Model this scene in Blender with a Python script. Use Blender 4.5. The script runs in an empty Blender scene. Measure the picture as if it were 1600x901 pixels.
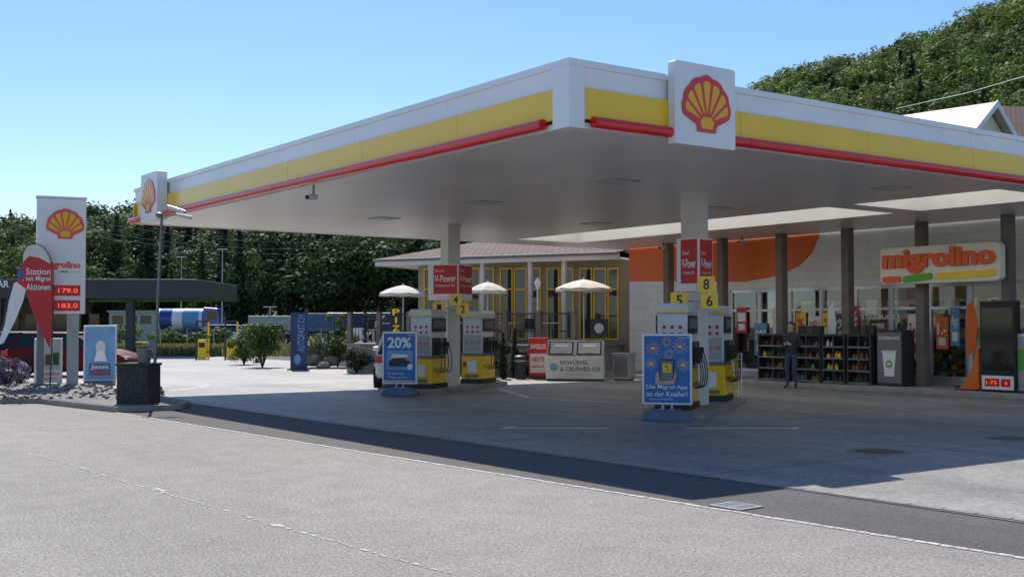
import bpy, bmesh, math, random
import numpy as np
from mathutils import Vector, Matrix
random.seed(7); rng=np.random.default_rng(7)
SC=bpy.context.scene; C=SC.collection
R=math.radians
# ---------------------------------------------------------------- camera model
F=1800.0; CX=800.0; CY=450.5; H=1.65
PT=math.atan((510-450.5)/F)
fwd=Vector((-.811,.585,0)).normalized(); rgt=Vector((.585,.811,0)).normalized(); Z=Vector((0,0,1))
fp=fwd*math.cos(PT)+Z*math.sin(PT); up=-fwd*math.sin(PT)+Z*math.cos(PT)
O0=Vector((0,0,H))
CAMROT=math.atan2(.811,.585)
def ray(u,v): return fp+rgt*((u-CX)/F)+up*((CY-v)/F)
def PZ(u,v,z):
    r=ray(u,v); return O0+r*((z-H)/r.z)
def G(u,v): return PZ(u,v,0)
def D(u,v,d):
    r=ray(u,v); return O0+r*(d/r.dot(fwd))
def gd(u,d,z=0):
    p=D(u,480,d); return Vector((p.x,p.y,z))
def PL(u,v,O,rz,yo=0):
    n=Vector((math.sin(rz),-math.cos(rz),0)); ax=Vector((math.cos(rz),math.sin(rz),0))
    r=ray(u,v); o=Vector((O[0],O[1],0))
    t=((o-O0).dot(n)-yo)/r.dot(n); p=O0+r*t
    return ((p-o).dot(ax), p.z)
cd=bpy.data.cameras.new('camera'); cam=bpy.data.objects.new('camera',cd); C.objects.link(cam)
cam.matrix_world=Matrix(((rgt.x,up.x,-fp.x,0),(rgt.y,up.y,-fp.y,0),(rgt.z,up.z,-fp.z,H),(0,0,0,1)))
cd.sensor_width=36; cd.lens=F/1600*36; cd.clip_end=6000; cd.clip_start=.05
SC.camera=cam
# ---------------------------------------------------------------- light
SUN=Vector((-3.8,1.55,5.15)).normalized()
sl=bpy.data.lights.new('sun','SUN'); sl.energy=5.0; sl.angle=R(.5); sl.color=(1,.95,.87)
so=bpy.data.objects.new('sun',sl); C.objects.link(so); so.rotation_euler=SUN.to_track_quat('Z','Y').to_euler()
w=bpy.data.worlds.new('World'); SC.world=w; w.use_nodes=True
nt=w.node_tree; bg=nt.nodes['Background']; sky=nt.nodes.new('ShaderNodeTexSky'); sky.sky_type='NISHITA'; sky.sun_disc=False
sky.sun_elevation=math.asin(SUN.z); sky.sun_rotation=math.atan2(SUN.x,SUN.y); sky.air_density=1.0; sky.dust_density=.3; sky.ozone_density=2.6
hs=nt.nodes.new('ShaderNodeHueSaturation'); hs.inputs['Saturation'].default_value=1.18; hs.inputs['Value'].default_value=1.0
tn=nt.nodes.new('ShaderNodeVectorMath'); tn.operation='MULTIPLY'; tn.inputs[1].default_value=(.96,.975,1.04)
nt.links.new(sky.outputs[0],hs.inputs['Color']); nt.links.new(hs.outputs[0],tn.inputs[0]); nt.links.new(tn.outputs[0],bg.inputs[0]); bg.inputs[1].default_value=.145
SC.view_settings.view_transform='Standard'; SC.view_settings.look='None'; SC.view_settings.exposure=0
# ---------------------------------------------------------------- materials
def mat(name,col,rough=.5,metal=0,ns=3.0,na=.12,bump=0,bs=40,coat=0,emit=0,spec=.5):
    m=bpy.data.materials.new(name); m.use_nodes=True; t=m.node_tree; N=t.nodes; L=t.links; b=N['Principled BSDF']
    b.inputs['Roughness'].default_value=rough; b.inputs['Metallic'].default_value=metal; b.inputs['Coat Weight'].default_value=coat
    b.inputs['Specular IOR Level'].default_value=spec
    c=(*col,1); b.inputs['Base Color'].default_value=c
    tc=N.new('ShaderNodeTexCoord')
    if na>0:
        n=N.new('ShaderNodeTexNoise'); n.inputs['Scale'].default_value=ns; n.inputs['Detail'].default_value=5; L.new(tc.outputs['Object'],n.inputs['Vector'])
        mr=N.new('ShaderNodeMapRange'); mr.inputs[1].default_value=.3; mr.inputs[2].default_value=.7; mr.inputs[3].default_value=1-na; mr.inputs[4].default_value=1+na*.6
        L.new(n.outputs[0],mr.inputs[0])
        vm=N.new('ShaderNodeVectorMath'); vm.operation='SCALE'; vm.inputs[0].default_value=col; L.new(mr.outputs[0],vm.inputs['Scale']); L.new(vm.outputs[0],b.inputs['Base Color'])
    if bump>0:
        n2=N.new('ShaderNodeTexNoise'); n2.inputs['Scale'].default_value=bs; n2.inputs['Detail'].default_value=4; L.new(tc.outputs['Object'],n2.inputs['Vector'])
        bp=N.new('ShaderNodeBump'); bp.inputs['Strength'].default_value=bump; bp.inputs['Distance'].default_value=.02; L.new(n2.outputs[0],bp.inputs['Height']); L.new(bp.outputs[0],b.inputs['Normal'])
    if emit>0:
        b.inputs['Emission Color'].default_value=c; b.inputs['Emission Strength'].default_value=emit
    return m
def ground_mat(name,ca,cb,stain,fine=70,joints=None,crack=False,rough=.85,patch=.06):
    m=bpy.data.materials.new(name); m.use_nodes=True; t=m.node_tree; N=t.nodes; L=t.links; b=N['Principled BSDF']; b.inputs['Roughness'].default_value=rough
    b.inputs['Specular IOR Level'].default_value=.3
    tc=N.new('ShaderNodeTexCoord')
    f=N.new('ShaderNodeTexNoise'); f.inputs['Scale'].default_value=fine; f.inputs['Detail'].default_value=4; L.new(tc.outputs['Object'],f.inputs['Vector'])
    f.inputs['Roughness'].default_value=.85
    r=N.new('ShaderNodeValToRGB'); r.color_ramp.elements[0].position=.38; r.color_ramp.elements[1].position=.62; r.color_ramp.elements[0].color=(*ca,1); r.color_ramp.elements[1].color=(*cb,1); L.new(f.outputs[0],r.inputs[0])
    g=N.new('ShaderNodeTexNoise'); g.inputs['Scale'].default_value=.35; g.inputs['Detail'].default_value=7; g.inputs['Roughness'].default_value=.62
    mp=N.new('ShaderNodeMapping'); mp.inputs['Scale'].default_value=(.35,1.2,1); L.new(tc.outputs['Object'],mp.inputs[0]); L.new(mp.outputs[0],g.inputs['Vector'])
    mr=N.new('ShaderNodeMapRange'); mr.inputs[1].default_value=.3; mr.inputs[2].default_value=.7; mr.inputs[3].default_value=1-stain; mr.inputs[4].default_value=1+stain*.5; L.new(g.outputs[0],mr.inputs[0])
    vm=N.new('ShaderNodeVectorMath'); vm.operation='SCALE'; L.new(r.outputs[0],vm.inputs[0]); L.new(mr.outputs[0],vm.inputs['Scale'])
    last=vm.outputs[0]
    g2=N.new('ShaderNodeTexNoise'); g2.inputs['Scale'].default_value=2.2; g2.inputs['Detail'].default_value=4; L.new(tc.outputs['Object'],g2.inputs['Vector'])
    mr2=N.new('ShaderNodeMapRange'); mr2.inputs[1].default_value=.35; mr2.inputs[2].default_value=.65; mr2.inputs[3].default_value=1-patch; mr2.inputs[4].default_value=1+patch; L.new(g2.outputs[0],mr2.inputs[0])
    v3=N.new('ShaderNodeVectorMath'); v3.operation='SCALE'; L.new(last,v3.inputs[0]); L.new(mr2.outputs[0],v3.inputs['Scale']); last=v3.outputs[0]
    vo=N.new('ShaderNodeTexVoronoi'); vo.inputs['Scale'].default_value=fine*1.3; L.new(tc.outputs['Object'],vo.inputs['Vector'])
    sp=N.new('ShaderNodeSeparateXYZ'); L.new(vo.outputs['Color'],sp.inputs[0])
    mr3=N.new('ShaderNodeMapRange'); mr3.inputs[1].default_value=0; mr3.inputs[2].default_value=1; mr3.inputs[3].default_value=.8; mr3.inputs[4].default_value=1.18; L.new(sp.outputs[0],mr3.inputs[0])
    v6=N.new('ShaderNodeVectorMath'); v6.operation='SCALE'; L.new(last,v6.inputs[0]); L.new(mr3.outputs[0],v6.inputs['Scale']); last=v6.outputs[0]
    if joints:
        br=N.new('ShaderNodeTexBrick'); br.offset=0; br.inputs['Color1'].default_value=(1,1,1,1); br.inputs['Color2'].default_value=(.84,.84,.86,1); br.inputs['Mortar'].default_value=(.35,.34,.33,1)
        br.inputs['Scale'].default_value=1; br.inputs['Brick Width'].default_value=joints; br.inputs['Row Height'].default_value=joints; br.inputs['Mortar Size'].default_value=.02
        L.new(tc.outputs['Object'],br.inputs['Vector'])
        v4=N.new('ShaderNodeVectorMath'); v4.operation='MULTIPLY'; L.new(last,v4.inputs[0]); L.new(br.outputs[0],v4.inputs[1]); last=v4.outputs[0]
    if crack:
        vo=N.new('ShaderNodeTexVoronoi'); vo.feature='DISTANCE_TO_EDGE'; vo.inputs['Scale'].default_value=.16
        nn=N.new('ShaderNodeTexNoise'); nn.inputs['Scale'].default_value=1.5; L.new(tc.outputs['Object'],nn.inputs['Vector'])
        va=N.new('ShaderNodeVectorMath'); va.operation='MULTIPLY_ADD'; va.inputs[1].default_value=(1.2,1.2,0); L.new(nn.outputs['Color'],va.inputs[0]); L.new(tc.outputs['Object'],va.inputs[2]); L.new(va.outputs[0],vo.inputs['Vector'])
        mc=N.new('ShaderNodeMapRange'); mc.inputs[1].default_value=0; mc.inputs[2].default_value=.002; mc.inputs[3].default_value=.75; mc.inputs[4].default_value=1; L.new(vo.outputs['Distance'],mc.inputs[0])
        v5=N.new('ShaderNodeVectorMath'); v5.operation='SCALE'; L.new(last,v5.inputs[0]); L.new(mc.outputs[0],v5.inputs['Scale']); last=v5.outputs[0]
    L.new(last,b.inputs['Base Color'])
    bp=N.new('ShaderNodeBump'); bp.inputs['Strength'].default_value=.4; bp.inputs['Distance'].default_value=.006; L.new(f.outputs[0],bp.inputs['Height']); L.new(bp.outputs[0],b.inputs['Normal'])
    return m
def leaf_mat(name,c0,c1,ns=.25,isl=.35,tl=.3):
    m=bpy.data.materials.new(name); m.use_nodes=True; t=m.node_tree; N=t.nodes; L=t.links; b=N['Principled BSDF']; b.inputs['Roughness'].default_value=.65; b.inputs['Specular IOR Level'].default_value=.25
    ge=N.new('ShaderNodeNewGeometry'); oi=N.new('ShaderNodeObjectInfo')
    n=N.new('ShaderNodeTexNoise'); n.inputs['Scale'].default_value=ns; n.inputs['Detail'].default_value=2; L.new(ge.outputs['Position'],n.inputs['Vector'])
    a=N.new('ShaderNodeMath'); a.operation='MULTIPLY_ADD'; a.inputs[1].default_value=isl; L.new(ge.outputs['Random Per Island'],a.inputs[0])
    mr=N.new('ShaderNodeMapRange'); mr.inputs[1].default_value=.3; mr.inputs[2].default_value=.7; mr.inputs[3].default_value=0; mr.inputs[4].default_value=1-isl; L.new(n.outputs[0],mr.inputs[0]); L.new(mr.outputs[0],a.inputs[2])
    r=N.new('ShaderNodeValToRGB'); r.color_ramp.elements[0].color=(*c0,1); r.color_ramp.elements[1].color=(*c1,1); L.new(a.outputs[0],r.inputs[0])
    mo=N.new('ShaderNodeMapRange'); mo.inputs[3].default_value=.75; mo.inputs[4].default_value=1.25; L.new(oi.outputs['Random'],mo.inputs[0])
    vm=N.new('ShaderNodeVectorMath'); vm.operation='SCALE'; L.new(r.outputs[0],vm.inputs[0]); L.new(mo.outputs[0],vm.inputs['Scale'])
    L.new(vm.outputs[0],b.inputs['Base Color'])
    tr=N.new('ShaderNodeBsdfTranslucent'); L.new(vm.outputs[0],tr.inputs['Color']); mx=N.new('ShaderNodeMixShader'); mx.inputs[0].default_value=tl
    L.new(b.outputs[0],mx.inputs[1]); L.new(tr.outputs[0],mx.inputs[2]); L.new(mx.outputs[0],N['Material Output'].inputs['Surface'])
    return m
def glass_mat(name,tint):
    m=bpy.data.materials.new(name); m.use_nodes=True; t=m.node_tree; N=t.nodes; L=t.links; N.remove(N['Principled BSDF'])
    tr=N.new('ShaderNodeBsdfTransparent'); tr.inputs[0].default_value=(*tint,1); gl=N.new('ShaderNodeBsdfGlossy'); gl.inputs['Roughness'].default_value=.015; gl.inputs['Color'].default_value=(.85,.92,1,1)
    fr=N.new('ShaderNodeFresnel'); fr.inputs[0].default_value=1.5; ma=N.new('ShaderNodeMath'); ma.operation='MULTIPLY_ADD'; ma.inputs[1].default_value=.9; ma.inputs[2].default_value=.01; L.new(fr.outputs[0],ma.inputs[0])
    mx=N.new('ShaderNodeMixShader'); L.new(ma.outputs[0],mx.inputs[0]); L.new(tr.outputs[0],mx.inputs[1]); L.new(gl.outputs[0],mx.inputs[2]); L.new(mx.outputs[0],N['Material Output'].inputs['Surface'])
    return m
def brick_mat(name,c1,c2,mo,w,h,rough=.7,ms=.012,axis='xz',bump=.4):
    m=bpy.data.materials.new(name); m.use_nodes=True; t=m.node_tree; N=t.nodes; L=t.links; b=N['Principled BSDF']; b.inputs['Roughness'].default_value=rough
    tc=N.new('ShaderNodeTexCoord'); sx=N.new('ShaderNodeSeparateXYZ'); cx=N.new('ShaderNodeCombineXYZ'); L.new(tc.outputs['Object'],sx.inputs[0])
    L.new(sx.outputs[0 if axis[0]=='x' else 1],cx.inputs[0]); L.new(sx.outputs[2 if axis[1]=='z' else 1],cx.inputs[1])
    br=N.new('ShaderNodeTexBrick'); br.inputs['Color1'].default_value=(*c1,1); br.inputs['Color2'].default_value=(*c2,1); br.inputs['Mortar'].default_value=(*mo,1); br.inputs['Scale'].default_value=1
    br.inputs['Brick Width'].default_value=w; br.inputs['Row Height'].default_value=h; br.inputs['Mortar Size'].default_value=ms
    L.new(cx.outputs[0],br.inputs['Vector']); 
    n=N.new('ShaderNodeTexNoise'); n.inputs['Scale'].default_value=1.3; n.inputs['Detail'].default_value=5; L.new(tc.outputs['Object'],n.inputs['Vector'])
    mr=N.new('ShaderNodeMapRange'); mr.inputs[1].default_value=.3; mr.inputs[2].default_value=.7; mr.inputs[3].default_value=.9; mr.inputs[4].default_value=1.04; L.new(n.outputs[0],mr.inputs[0])
    vm=N.new('ShaderNodeVectorMath'); vm.operation='SCALE'; L.new(br.outputs[0],vm.inputs[0]); L.new(mr.outputs[0],vm.inputs['Scale']); L.new(vm.outputs[0],b.inputs['Base Color'])
    bp=N.new('ShaderNodeBump'); bp.inputs['Strength'].default_value=bump; bp.inputs['Distance'].default_value=.01; bp.invert=True; L.new(br.outputs['Fac'],bp.inputs['Height']); L.new(bp.outputs[0],b.inputs['Normal'])
    return m
M={}
M['white']=mat('white_paint',(.85,.85,.84),.35,ns=1.2,na=.05)
M['fwhite']=mat('fascia_white',(.87,.87,.87),.3,ns=.6,na=.08,coat=.2)
M['offw']=mat('off_white',(.72,.69,.63),.5,ns=1.5,na=.1)
M['board']=mat('sign_board_cream',(.88,.82,.68),.4,ns=1.5,na=.05)
M['cream']=mat('cream',(.75,.69,.5),.6,ns=.8,na=.08)
M['rwall']=mat('restaurant_wall',(.42,.33,.2),.7,ns=1.2,na=.15)
M['recess']=mat('skylight_lining',(.88,.86,.8),.6,ns=.8,na=.06)
M['yellow']=mat('yellow_panel',(1.0,.6,.004),.25,ns=.8,na=.05,coat=.3)
M['eyellow']=mat('emblem_yellow',(.95,.49,.002),.3,na=.04)
M['red']=mat('red_plastic',(.78,.012,.012),.22,ns=1,na=.08,coat=.4)
M['redp']=mat('red_print',(.62,.018,.018),.45)
M['orange']=mat('orange_paint',(.9,.17,.018),.55,ns=.7,na=.08)
M['orangel']=mat('orange_letter',(.85,.12,.015),.35,na=.04)
M['green']=mat('green_letter',(.1,.45,.04),.4,na=.04)
M['blue']=mat('blue_print',(.02,.16,.46),.4,ns=2,na=.25)
M['lblue']=mat('light_blue_print',(.16,.36,.6),.45,ns=2,na=.25)
M['bbase']=mat('slate_blue_plastic',(.1,.15,.24),.5,ns=4,na=.2)
M['navy']=mat('navy',(.01,.03,.12),.35)
M['black']=mat('black_plastic',(.012,.012,.013),.4)
M['dark']=mat('dark_grey',(.035,.036,.038),.5)
M['grey']=mat('mid_grey',(.2,.2,.2),.5,metal=.2)
M['lgrey']=mat('light_grey',(.42,.42,.41),.45)
M['pumpw']=mat('pump_grey_white',(.66,.67,.68),.35,ns=2,na=.12)
M['steel']=mat('galvanised_steel',(.4,.41,.42),.4,metal=.7,ns=6,na=.15)
M['alu']=mat('aluminium',(.62,.63,.64),.35,metal=.6,ns=4,na=.08)
M['pillar']=mat('pillar_concrete',(.2,.17,.14),.8,ns=2,na=.2,bump=.3)
M['conc']=mat('concrete',(.36,.34,.31),.85,ns=3,na=.2,bump=.4)
M['kerb']=mat('kerb_stone',(.3,.28,.25),.85,ns=5,na=.25,bump=.4)
M['stone']=mat('dark_stone',(.05,.05,.046),.85,ns=14,na=.6,bump=.8,bs=60)
M['rock']=mat('rockery_stone',(.2,.18,.15),.9,ns=4,na=.4,bump=.8,bs=12)
M['mark']=mat('road_marking',(.78,.76,.7),.8,ns=9,na=.25)
M['oldmark']=mat('worn_marking',(.56,.53,.48),.85,ns=30,na=.45)
M['cobble']=mat('cobble_stone',(.6,.57,.52),.8,ns=14,na=.4)
M['led']=mat('led_digit',(1,.13,.07),.5,na=0,emit=1.0)
M['ledbg']=mat('led_panel',(.42,.006,.006),.35,na=0,emit=.16)
M['interior']=mat('interior_wall',(.3,.23,.16),.8)
M['tyre']=mat('tyre_rubber',(.015,.015,.015),.8)
M['carglass']=mat('car_glass',(.015,.018,.02),.05,na=0)
M['bark']=mat('bark',(.06,.045,.035),.9,ns=6,na=.3)
M['skin']=mat('skin',(.62,.4,.3),.55,na=.05)
M['jacket']=mat('dark_jacket',(.035,.04,.055),.8)
M['jeans']=mat('jeans',(.05,.075,.14),.85,ns=20)
M['hair']=mat('hair',(.03,.02,.012),.7)
M['brownroof']=brick_mat('roof_tiles',(.14,.075,.05),(.19,.11,.075),(.05,.035,.03),.25,.3,.85,.03,'xy')
M['glass']=glass_mat('shop_glass',(.85,.88,.88))
M['glassd']=mat('window_glass',(.04,.045,.04),.05,na=0,spec=.8)
M['wallb']=brick_mat('white_block_wall',(.92,.9,.85),(.89,.87,.82),(.72,.7,.64),.6,.25,ms=.007,bump=.15)
M['umb']=mat('parasol_cloth',(.8,.74,.63),.8,ns=3,na=.08)
M['brown']=mat('brown',(.1,.05,.025),.6)
M['dgreen']=mat('bottle_green',(.02,.07,.02),.3); M['dred']=mat('dull_red',(.2,.03,.02),.4); M['amber']=mat('amber',(.3,.14,.02),.3)
M['asph']=ground_mat('road_asphalt',(.155,.141,.126),(.47,.43,.385),.14,fine=46,crack=True)
M['lot']=ground_mat('lot_asphalt',(.07,.066,.062),(.17,.16,.148),.25,fine=45,crack=True)
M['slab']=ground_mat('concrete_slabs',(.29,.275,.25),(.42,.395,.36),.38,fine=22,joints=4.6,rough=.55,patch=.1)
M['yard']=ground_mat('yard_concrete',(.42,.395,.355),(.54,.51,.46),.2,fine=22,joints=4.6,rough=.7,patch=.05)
M['earth']=ground_mat('meadow',(.05,.07,.02),(.16,.17,.06),.4,fine=8)
M['gravel']=ground_mat('gravel',(.05,.05,.05),(.4,.38,.35),.3,fine=22)
M['conif']=leaf_mat('conifer_needles',(.018,.038,.018),(.075,.12,.042),.1,isl=.35)
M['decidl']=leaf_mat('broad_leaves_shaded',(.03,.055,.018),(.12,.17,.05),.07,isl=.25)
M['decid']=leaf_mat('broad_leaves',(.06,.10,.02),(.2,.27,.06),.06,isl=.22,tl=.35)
M['bush']=leaf_mat('bush_leaves',(.04,.08,.014),(.2,.27,.06),2)
M['thuja']=leaf_mat('thuja',(.01,.025,.01),(.05,.08,.03),4)
M['lav']=leaf_mat('lavender',(.08,.08,.06),(.25,.18,.32),6)
def soffit_mat():
    m=mat('canopy_soffit',(.88,.85,.81),.33,metal=.3,ns=.5,na=.07); N=m.node_tree.nodes; L=m.node_tree.links
    tc=N.new('ShaderNodeTexCoord'); wv=N.new('ShaderNodeTexWave'); wv.bands_direction='X'; wv.inputs['Scale'].default_value=1.05; L.new(tc.outputs['Object'],wv.inputs['Vector'])
    r=N.new('ShaderNodeValToRGB'); r.color_ramp.elements[0].position=0; r.color_ramp.elements[1].position=.06; L.new(wv.outputs[0],r.inputs[0])
    bp=N.new('ShaderNodeBump'); bp.inputs['Strength'].default_value=.35; bp.inputs['Distance'].default_value=.01; L.new(r.outputs[0],bp.inputs['Height']); L.new(bp.outputs[0],N['Principled BSDF'].inputs['Normal']); return m
M['soffit']=soffit_mat()
tl=bpy.data.materials.new('skylight_sheet'); tl.use_nodes=True; tl.node_tree.nodes['Principled BSDF'].inputs['Base Color'].default_value=(.95,.94,.88,1)
_t=tl.node_tree; _tr=_t.nodes.new('ShaderNodeBsdfTranslucent'); _tr.inputs[0].default_value=(.98,.95,.88,1); _mx=_t.nodes.new('ShaderNodeMixShader'); _mx.inputs[0].default_value=.92
_t.links.new(_t.nodes['Principled BSDF'].outputs[0],_mx.inputs[1]); _t.links.new(_tr.outputs[0],_mx.inputs[2]); _t.links.new(_mx.outputs[0],_t.nodes['Material Output'].inputs[0]); M['lid']=tl
# ---------------------------------------------------------------- mesh builder
class MB:
    def __init__(s): s.v=[];s.f=[];s.m=[];s.k=0
    def add(s,vs,fs):
        b=len(s.v); s.v+=[tuple(v) for v in vs]; s.f+=[tuple(i+b for i in f) for f in fs]; s.m+=[s.k]*len(fs); return s
    def mi(s,k): s.k=k; return s
    def box(s,x0,x1,y0,y1,z0,z1,rz=0):
        vs=[(x,y,z) for z in (z0,z1) for x,y in ((x0,y0),(x1,y0),(x1,y1),(x0,y1))]
        if rz:
            cx,cy=(x0+x1)/2,(y0+y1)/2; c,q=math.cos(rz),math.sin(rz); vs=[(cx+(x-cx)*c-(y-cy)*q,cy+(x-cx)*q+(y-cy)*c,z) for x,y,z in vs]
        return s.add(vs,[(3,2,1,0),(4,5,6,7),(0,1,5,4),(1,2,6,5),(2,3,7,6),(3,0,4,7)])
    def cyl(s,p0,p1,r,r2=None,n=12):
        p0=Vector(p0);p1=Vector(p1); r2=r if r2 is None else r2
        a=(p1-p0).normalized(); t=a.orthogonal().normalized(); b=a.cross(t)
        vs=[];
        for p,q in ((p0,r),(p1,r2)):
            for i in range(n):
                an=2*math.pi*i/n; vs.append(p+(t*math.cos(an)+b*math.sin(an))*q)
        fs=[(i,(i+1)%n,n+(i+1)%n,n+i) for i in range(n)]+[tuple(range(n))[::-1],tuple(range(n,2*n))]
        return s.add(vs,fs)
    def tube(s,pts,r,n=7):
        pts=[Vector(p) for p in pts]; vs=[];fs=[]
        for k,p in enumerate(pts):
            a=(pts[min(k+1,len(pts)-1)]-pts[max(k-1,0)]).normalized()
            ref=Vector((0,0,1)) if abs(a.z)<.9 else Vector((1,0,0))
            t=a.cross(ref).normalized(); b=a.cross(t)
            rr=r[k] if isinstance(r,(list,tuple)) else r
            for i in range(n):
                an=2*math.pi*i/n; vs.append(p+(t*math.cos(an)+b*math.sin(an))*rr)
        for k in range(len(pts)-1):
            for i in range(n): fs.append((k*n+i,k*n+(i+1)%n,(k+1)*n+(i+1)%n,(k+1)*n+i))
        fs+= [tuple(range(n)),tuple(range((len(pts)-1)*n,len(pts)*n))[::-1]]
        return s.add(vs,fs)
    def prism(s,p,y0,y1):
        n=len(p); vs=[(x,y0,z) for x,z in p]+[(x,y1,z) for x,z in p]
        return s.add(vs,[tuple(range(n)),tuple(range(n,2*n))[::-1]]+[(i,n+i,n+(i+1)%n,(i+1)%n) for i in range(n)])
    def hprism(s,p,z0,z1):
        n=len(p); vs=[(x,y,z0) for x,y in p]+[(x,y,z1) for x,y in p]
        return s.add(vs,[tuple(range(n))[::-1],tuple(range(n,2*n))]+[(i,(i+1)%n,n+(i+1)%n,n+i) for i in range(n)])
    def flat(s,p,z): return s.add([(q[0],q[1],z) for q in p],[tuple(range(len(p)))])
    def lathe(s,prof,n=16,c=(0,0)):
        vs=[];fs=[]
        for r,z in prof:
            for i in range(n):
                a=2*math.pi*i/n; vs.append((c[0]+r*math.cos(a),c[1]+r*math.sin(a),z))
        for k in range(len(prof)-1):
            for i in range(n): fs.append((k*n+i,k*n+(i+1)%n,(k+1)*n+(i+1)%n,(k+1)*n+i))
        return s.add(vs,fs)
    def build(s,name,m,parent=None,smooth=False,bev=0,mw=None):
        me=bpy.data.meshes.new(name); vs=s.v
        if mw is not None: vs=[tuple(mw@Vector(v)) for v in vs]
        me.from_pydata(vs,[],s.f)
        for k in (m if isinstance(m,(list,tuple)) else [m]): me.materials.append(M[k] if isinstance(k,str) else k)
        me.polygons.foreach_set('material_index',s.m)
        if smooth:
            me.polygons.foreach_set('use_smooth',[True]*len(s.f)); me.set_sharp_from_angle(angle=R(40))
        me.update(); o=bpy.data.objects.new(name,me); C.objects.link(o)
        if parent: o.parent=parent
        if bev:
            b=o.modifiers.new('b','BEVEL'); b.width=bev; b.segments=2; b.limit_method='ANGLE'; b.angle_limit=R(40)
        return o
def thing(name,label,cat,loc=(0,0,0),rz=0,group=None):
    o=bpy.data.objects.new(name,None); C.objects.link(o); o.empty_display_size=.2
    o.location=(loc[0],loc[1],loc[2] if len(loc)>2 else 0); o.rotation_euler=(0,0,rz); o['label']=label; o['category']=cat
    if group: o['group']=group
    return o
def tag(o,label,cat,group=None,kind=None):
    o['label']=label; o['category']=cat
    if group: o['group']=group
    if kind: o['kind']=kind
    return o
def struct(o): o['kind']='structure'; return o
def rrect(x0,x1,z0,z1,r,n=5):
    p=[]
    for cx,cz,a0 in ((x1-r,z0+r,-90),(x1-r,z1-r,0),(x0+r,z1-r,90),(x0+r,z0+r,180)):
        for i in range(n+1):
            a=R(a0+90*i/n); p.append((cx+r*math.cos(a),cz+r*math.sin(a)))
    return p
def circ(cx,cz,r,rz=None,n=20): rz=rz or r; return [(cx+r*math.cos(2*math.pi*i/n),cz+rz*math.sin(2*math.pi*i/n)) for i in range(n)]
def text(parent,s,x0,x1,z0,z1,y,m,depth=.0,name='lettering',bold=.0,shear=0,mw=None,rot=0):
    cu=bpy.data.curves.new('t','FONT'); cu.body=s; cu.offset=bold; cu.shear=shear; cu.resolution_u=3
    if depth: cu.extrude=.05
    o=bpy.data.objects.new('t',cu); C.objects.link(o); dg=bpy.context.evaluated_depsgraph_get(); dg.update()
    me=bpy.data.meshes.new_from_object(o.evaluated_get(dg)); bpy.data.objects.remove(o); bpy.data.curves.remove(cu)
    n=len(me.vertices); co=np.zeros(n*3); me.vertices.foreach_get('co',co); co=co.reshape(-1,3)
    if rot: 
        c,q=math.cos(rot),math.sin(rot); co[:,:2]=co[:,:2]@np.array([[c,q],[-q,c]])
    mn=co.min(0); mx=co.max(0); sx=(x1-x0)/(mx[0]-mn[0]); sz=(z1-z0)/max(mx[1]-mn[1],1e-6)
    out=np.zeros_like(co); out[:,0]=x0+(co[:,0]-mn[0])*sx; out[:,2]=z0+(co[:,1]-mn[1])*sz
    out[:,1]=y-( (co[:,2]-mn[2])/max(mx[2]-mn[2],1e-6)*depth if depth else 0)
    if mw is not None: out=np.array([tuple(mw@Vector(v)) for v in out])
    me.vertices.foreach_set('co',out.ravel()); me.materials.clear(); me.materials.append(M[m]); me.update()
    me.name=name; ob=bpy.data.objects.new(name,me); C.objects.link(ob); ob.parent=parent
    return ob
def pecten(parent,cx,cz,S,y,t=.02,mw=None,name='shell_emblem'):
    def rad(th): a=abs(th)/R(75); return .86-.10*a-.17*a*a
    pts=[(-.22,-.5),(.22,-.5),(.25,-.37),(.39,-.31)]
    N=70
    for i in range(N+1):
        th=R(76)-R(152)*i/N; r=rad(th)*(1.0+.03*abs(math.sin(math.pi*7*i/N)))
        pts.append((r*math.sin(th),-.36+r*math.cos(th)))
    pts+=[(-.39,-.31),(-.25,-.37)]
    e=MB().prism([(cx+p[0]*S,cz+p[1]*S) for p in pts],y-t,y).build(name,'red',parent,mw=mw)
    m=MB()
    for k in range(7):
        c=R(-70)+R(140)*(k+.5)/7; hw=R(140)/14
        def P(r,th): return (cx+S*r*math.sin(th),cz+S*(-.36+r*math.cos(th)))
        arc=[]
        for i in range(7):
            a=-1+2*i/6; th=c+hw*.74*a; r=rad(th)*(.86+.04*math.sqrt(max(0,1-a*a))); arc.append(P(r,th))
        pol=[P(.2,c-hw*.22)]+arc+[P(.2,c+hw*.22)]
        m.prism(pol[::-1],y-t-.004,y-t+.001)
    m.prism([(cx+a*S,cz+b*S) for a,b in ((-.13,-.44),(.13,-.44),(.17,-.32),(.1,-.23),(-.1,-.23),(-.17,-.32))],y-t-.004,y-t+.001)
    m.build('yellow_ribs','eyellow',e,mw=mw)
    return e
def rect(parent,name,x0,x1,z0,z1,y,m,t=.004,mw=None): return MB().box(x0,x1,y-t,y,z0,z1).build(name,m,parent,mw=mw)
def RZ(a): return Matrix.Rotation(a,4,'Z')
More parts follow.
